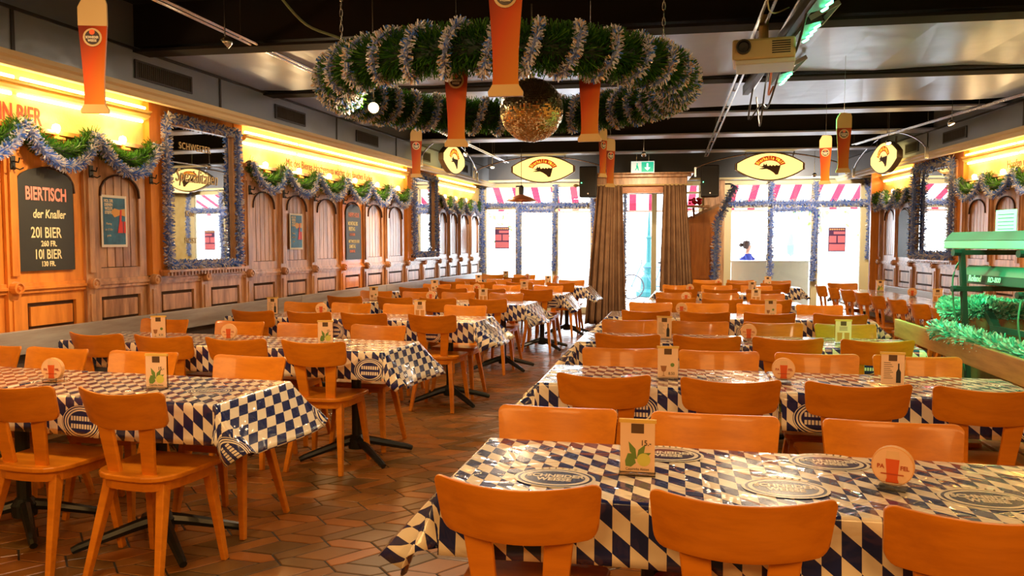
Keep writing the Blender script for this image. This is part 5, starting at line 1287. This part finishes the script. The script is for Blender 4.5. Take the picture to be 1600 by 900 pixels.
# standing counter, person
tag(MB().box(1.9, 3.4, 16.25, 16.6, 0, 1.02).box(1.86, 3.44, 16.2, 16.65, 1.02, 1.05).build('outdoor_counter', mat('counter_white', (.95, .95, .95), .5), bevel=.01), 'white outdoor counter behind the right windows', 'counter')
def person():
    r = empty('person', (2.30, 16.95, 0), 0, 'woman with dark tied hair and blue top seated outside at the white counter, looking right', 'person')
    V = [((0, 0, .72), .15), ((0, 0, .92), .135), ((0, 0, 1.08), .145), ((0, 0, 1.15), .11), ((.01, 0, 1.20), .048), ((.02, 0, 1.25), .046), ((.035, 0, 1.31), .068), ((.03, 0, 1.37), .076),
         ((.0, -.15, 1.13), .06), ((.06, -.19, .95), .045), ((.26, -.16, 1.00), .034), ((.0, .15, 1.13), .06), ((.06, .19, .95), .045), ((.26, .10, .99), .034),
         ((.40, -.09, .72), .075), ((.42, -.09, .40), .055), ((.40, -.09, .08), .04), ((.52, -.09, .04), .035), ((.40, .09, .72), .075), ((.42, .09, .40), .055), ((.40, .09, .08), .04), ((.52, .09, .04), .035)]
    E = [(0, 1), (1, 2), (2, 3), (3, 4), (4, 5), (5, 6), (6, 7), (3, 8), (8, 9), (9, 10), (3, 11), (11, 12), (12, 13), (0, 14), (14, 15), (15, 16), (16, 17), (0, 18), (18, 19), (19, 20), (20, 21)]
    def skin(name, idx, m, grow=0, root=0):
        me = bpy.data.meshes.new(name); mp = {v: i for i, v in enumerate(idx)}; me.from_pydata([V[i][0] for i in idx], [(mp[a], mp[b]) for a, b in E if a in mp and b in mp], []); me.materials.append(m)
        o = bpy.data.objects.new(name, me); C.objects.link(o); o.modifiers.new('s', 'SKIN')
        if not me.skin_vertices: me.attributes.new
        bm = bmesh.new(); bm.from_mesh(me); ly = bm.verts.layers.skin.verify()
        for v, i in zip(bm.verts, idx): v[ly].radius = (V[i][1] + grow,) * 2; v[ly].use_root = (i == root)
        bm.to_mesh(me); bm.free(); s = o.modifiers.new('d', 'SUBSURF'); s.levels = 2; s.render_levels = 2; o.parent = r; return o
    sk = mat('skin', (.62, .36, .26), .5); skin('body', list(range(22)), sk)
    skin('blue_top', [0, 1, 2, 3, 8, 9, 11, 12], mat('top_blue', (.02, .05, .35), .7), .012)
    mb = MB(); mb.lathe([(0, -.10), (.06, -.09), (.078, -.03), (.084, .03), (.064, .07), (0, .085)], (-.012, 0, 1.375), 16); mb.lathe([(0, -.05), (.045, -.02), (.045, .02), (0, .05)], (-.12, 0, 1.36), 12); mb.build('dark_hair', mat('hair_dark', (.03, .015, .01), .5), r, smooth=True)
    mb = MB(); mb.prism([(.108, 1.335), (.142, 1.318), (.110, 1.310)], -.012, .012, 'xz'); mb.box(.104, .116, -.02, .02, 1.285, 1.292); mb.build('nose_and_mouth', sk, r)
    mb = MB(); mb.lathe([(0, -.01), (.01, 0), (0, .01)], (.104, -.035, 1.345), 8); mb.lathe([(0, -.01), (.01, 0), (0, .01)], (.104, .035, 1.345), 8); mb.build('eyes', black_plastic, r)
    for sy, px in ((-1, .30), (1, .30)):
        for f in range(5):
            dy = (-.03 + .015 * f); yy = (-.16 if sy < 0 else .10) + dy; L = (.05, .075, .082, .076, .06)[f]
            MB().tube([(px - .03, yy, 1.0), (px + L * .5, yy, 1.005), (px + L, yy, .985)], [.009, .008, .006], 6).build('finger', sk, r)
person()
tag(MB().lathe([(.17, 0), (.17, .02), (.02, .05), (.02, .62), (.16, .64), (.16, .69), (0, .69)], (2.32, 16.95, 0), 18).build('bar_stool', dark_metal), 'bar stool under the woman outside', 'stool')
tag(MB().lathe([(.03, 0), (.03, .10), (.012, .13), (.012, .16), (0, .16)], (2.62, 16.4, 1.05), 12).build('dark_bottle', black_plastic), 'small dark bottle on the white outdoor counter', 'bottle')
r = empty('folded_parasol', (3.42, 18.2, 0), 0, 'folded pale blue parasol outside behind the glazed door', 'parasol')
MB().lathe([(.0, 1.10), (.10, 1.18), (.12, 1.35), (.05, 1.62), (0, 1.66)], n=10).build('folded_canopy', mat('parasol_blue', (.20, .50, .70), .7), r); MB().tube([(0, 0, 0), (0, 0, 1.15)], .02, 6).build('pole', steel, r); MB().lathe([(.25, 0), (.25, .06), (0, .06)], n=14).build('base', steel, r)
# fountain post, bicycle, car seen through the entrance
r = empty('iron_post', (.34, 21.0, 0), 0, 'tall turquoise cast iron post outside the entrance', 'iron post')
MB().lathe([(.34, 0), (.34, .12), (.22, .2), (.2, .5), (.12, .58), (.12, .72), (.16, .78), (.07, .9), (.06, 1.5), (.09, 1.55), (.045, 1.6), (.03, 2.0), (.012, 2.3), (0, 2.35)], n=14).build('shaft', mat('turquoise_iron', (.0, .10, .11), .5), r)
r = empty('bicycle', (-.05, 19.4, 0), 0, 'bicycle parked outside seen between the curtains', 'bicycle')
for x in (-.05, .95):
    MB().tube([(x + .30 * math.cos(a), 0, .33 + .30 * math.sin(a)) for a in [k * PI / 12 for k in range(24)]], .018, 6, 0, True).build('wheel', dark_metal, r)
    mb = MB()
    for k in range(10): a = k * PI / 5; mb.tube([(x, 0, .33), (x + .29 * math.cos(a), 0, .33 + .29 * math.sin(a))], .003, 4)
    mb.build('spokes', steel, r)
MB().tube([(-.05, 0, .33), (.2, 0, .9)], .016, 6).tube([(.95, 0, .33), (.65, 0, .85)], .016, 6).tube([(.2, 0, .82), (.65, 0, .82)], .016, 6).tube([(.2, 0, .78), (.5, 0, .35)], .016, 6).tube([(.5, 0, .35), (.68, 0, .88)], .016, 6).tube([(.5, 0, .35), (.95, 0, .33)], .012, 6).build('frame', mat('bike_blue', (.04, .15, .45), .4), r)
MB().tube([(.2, -.22, .98), (.18, 0, .95), (.2, .22, .98)], .014, 6).tube([(.2, 0, .9), (.18, 0, .95)], .014, 6).build('handlebar', dark_metal, r); MB().box(.58, .82, -.07, .07, .90, .95).build('saddle', black_plastic, r, bevel=.02)
r = empty('parked_car', (.2, 26.0, 0), 0, 'pale parked car outside beyond the bicycle', 'car')
MB().prism([(-2, .3), (2.1, .3), (2.15, .75), (1.6, .85), (1.1, 1.3), (-.8, 1.32), (-1.5, .9), (-2.05, .8)], -.8, .8, 'xz').build('car_body', mat('car_white', (.75, .76, .78), .25), r, bevel=.05)
for x in (-1.3, 1.3):
    for y in (-.75, .75): MB().lathe([(0, -.1), (.30, -.1), (.31, 0), (.30, .1), (0, .1)], (x, y, .31), 20, 0, 'y').build('wheel', black_plastic, r)
